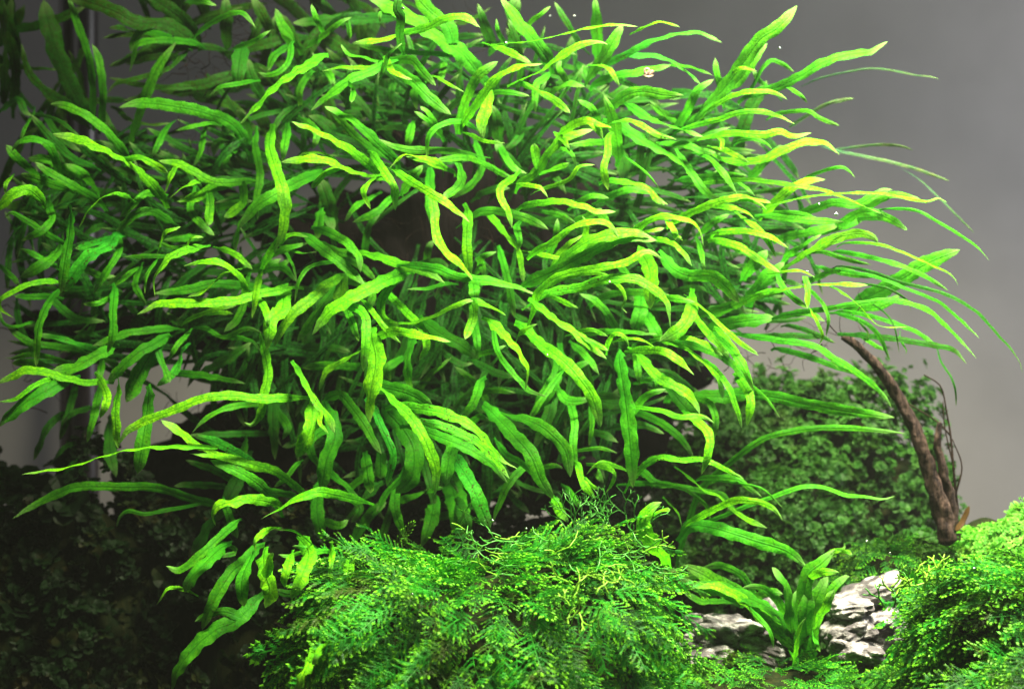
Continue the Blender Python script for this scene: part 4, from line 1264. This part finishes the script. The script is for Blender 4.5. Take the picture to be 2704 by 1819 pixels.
rock('jagged white and grey rock lying left of the small fern tuft', (1930, 1740), -.02, 1, ((1930, 1690, 115, 58, .02, 0, -.12), (1850, 1735, 80, 40, .02, -.012, .1), (2010, 1720, 60, 40, .015, -.01, -.3)))
rock('layered split pale rock right of the small fern tuft', (2270, 1720), -.015, 20, ((2300, 1560, 90, 26, .018, .015, .42), (2240, 1602, 62, 26, .02, 0, .12), (2235, 1660, 70, 34, .02, -.004, .5), (2330, 1650, 60, 50, .02, .006, .5), (2260, 1712, 78, 28, .02, -.012, -.2)))
rock('small rounded white stone just left of the small fern tuft', (2060, 1620), .03, 40, ((2055, 1608, 40, 26, .012, 0, -.3),))
# ---------------------------------------------------------------- small things
bub, nt = new_mat('air_bubble'); p = N(nt, 'ShaderNodeBsdfPrincipled'); p.inputs['Metallic'].default_value = 1; p.inputs['Roughness'].default_value = .08
p.inputs['Base Color'].default_value = (.6, .65, .62, 1); o_ = N(nt, 'ShaderNodeOutputMaterial'); nt.links.new(p.outputs[0], o_.inputs[0])
def sphere(r, n=10):
    V, F = [], []
    for j in range(n + 1):
        for i in range(2 * n): th, ph = math.pi * j / n, math.pi * i / n; V.append((r * math.sin(th) * math.cos(ph), r * math.sin(th) * math.sin(ph), r * math.cos(th)))
    for j in range(n):
        for i in range(2 * n): F.append((j * 2 * n + i, (j + 1) * 2 * n + i, (j + 1) * 2 * n + (i + 1) % (2 * n), j * 2 * n + (i + 1) % (2 * n)))
    return V, F
sm = pyd('air_bubble', *sphere(1.0)); sm.materials.append(bub)
for (x, y, Y, r, lab) in (
    (1064, 23, -.06, 5, 'air bubble on the dark upright leaf at the top of the bush'), (1335, 114, -.05, 5, 'air bubble at the joint of the long thin upper leaf'),
    (2162, 539, -.04, 4, 'silvery air bubble above the right hand fan of leaves'), (2208, 566, -.03, 5, 'silvery air bubble lying among the right hand leaves'),
    (1609, 745, -.088, 4, 'air bubble on the bright arching leaf right of centre'), (1445, 937, -.085, 3, 'air bubble on the long drooping leaf in the centre'),
    (1300, 1374, -.09, 5, 'air bubble on the left crest of the central moss mound'), (1389, 1394, -.1, 3, 'tiny air bubble on the crest of the central moss mound'),
    (1087, 1568, -.165, 5, 'air bubble on the left flank of the central moss mound'), (1146, 1469, -.15, 3, 'tiny air bubble near the top left of the central moss mound'),
    (2288, 1428, .02, 4, 'air bubble on the mossy knob'), (2349, 1460, .02, 4, 'air bubble low on the brown side of the mossy knob'),
    (2446, 534, -.045, 4, 'air bubble under the tip of the thin right hand leaf'), (2058, 128, .06, 4, 'blurred air bubble by the tall tip at the upper right'),
    (1452, 43, .08, 4, 'blurred air bubble, left of the pair over the bush'), (1515, 43, .08, 4, 'blurred air bubble, right of the pair over the bush'),
    (2131, 717, -.06, 3, 'air bubble on a leaf tip above the driftwood branch'), (2572, 1500, -.12, 4, 'air bubble on top of the right hand moss mound')):
    o = bpy.data.objects.new('air_bubble', sm); C.objects.link(o); o.location = at(x, y, Y); k = r * px(Y); o.scale = (k, k, k * .8)
    o['label'] = lab; o['category'] = 'bubble'; o['group'] = 'air bubbles'
# small snail on the leaf at the upper right
sn = thing('snail', 'tiny pale pink snail on a leaf at the upper right of the bush', 'snail', at(1710, 190, .02)); L = sn.location.copy(); k = px(.02)
pts = [at(1710 + math.cos(a) * (11 - a * 1.1), 188 + math.sin(a) * (11 - a * 1.1), .02 - a * .0003) for a in np.linspace(0, 9, 26)]
v, f = tube(pts, 7 * k, 1.2 * k, 8, n=40); link('shell', pyd('shell', local(v, L), f), simple('snail_shell', (.22, .13, .11), .4), sn)
v, f = tube([at(1700, 200, .02), at(1712, 204, .018), at(1724, 200, .02)], 4 * k, 2 * k, 8); link('foot', pyd('foot', local(v, L), f), simple('snail_body', (.20, .16, .12), .5), sn)
# orange brown dying leaf at the foot of the branch
rs = random.Random(4); dl = [at(*p, .02) for p in ((2525, 1400), (2545, 1370), (2560, 1335))]
V, F, UV, A = ribbon(spline([tuple(v) for v in dl], 12), 15 * px(.02), 4242, False); Ld = at(2525, 1400, .02)
o = link('fallen_leaf', np_mesh('fallen_leaf', np.array(V) - np.array(Ld), F, True, {'along': A}), flat_mat('dying_leaf', (0.085, 0.045, 0.012, 1))); o.location = Ld
o['label'] = 'orange brown dying leaf at the foot of the driftwood branch'; o['category'] = 'leaf'



# ---------------------------------------------------------------- the water's slight cloudiness
hz, nt = new_mat('haze'); pv = N(nt, 'ShaderNodeVolumePrincipled'); pv.inputs['Color'].default_value = (0.85, 0.92, 0.88, 1); pv.inputs['Density'].default_value = 0.014
o_ = N(nt, 'ShaderNodeOutputMaterial'); nt.links.new(pv.outputs[0], o_.inputs['Volume'])
X0, X1, Y0, Y1, Z0, Z1 = -2.2, 2.2, -1.1, 0.62, -1.06, 1.5
V = [(x, y, z) for x in (X0, X1) for y in (Y0, Y1) for z in (Z0, Z1)]
F = [(0, 1, 3, 2), (4, 6, 7, 5), (0, 4, 5, 1), (2, 3, 7, 6), (0, 2, 6, 4), (1, 5, 7, 3)]
o = link('haze', pyd('haze', V, F, False), hz); o['kind'] = 'stuff'
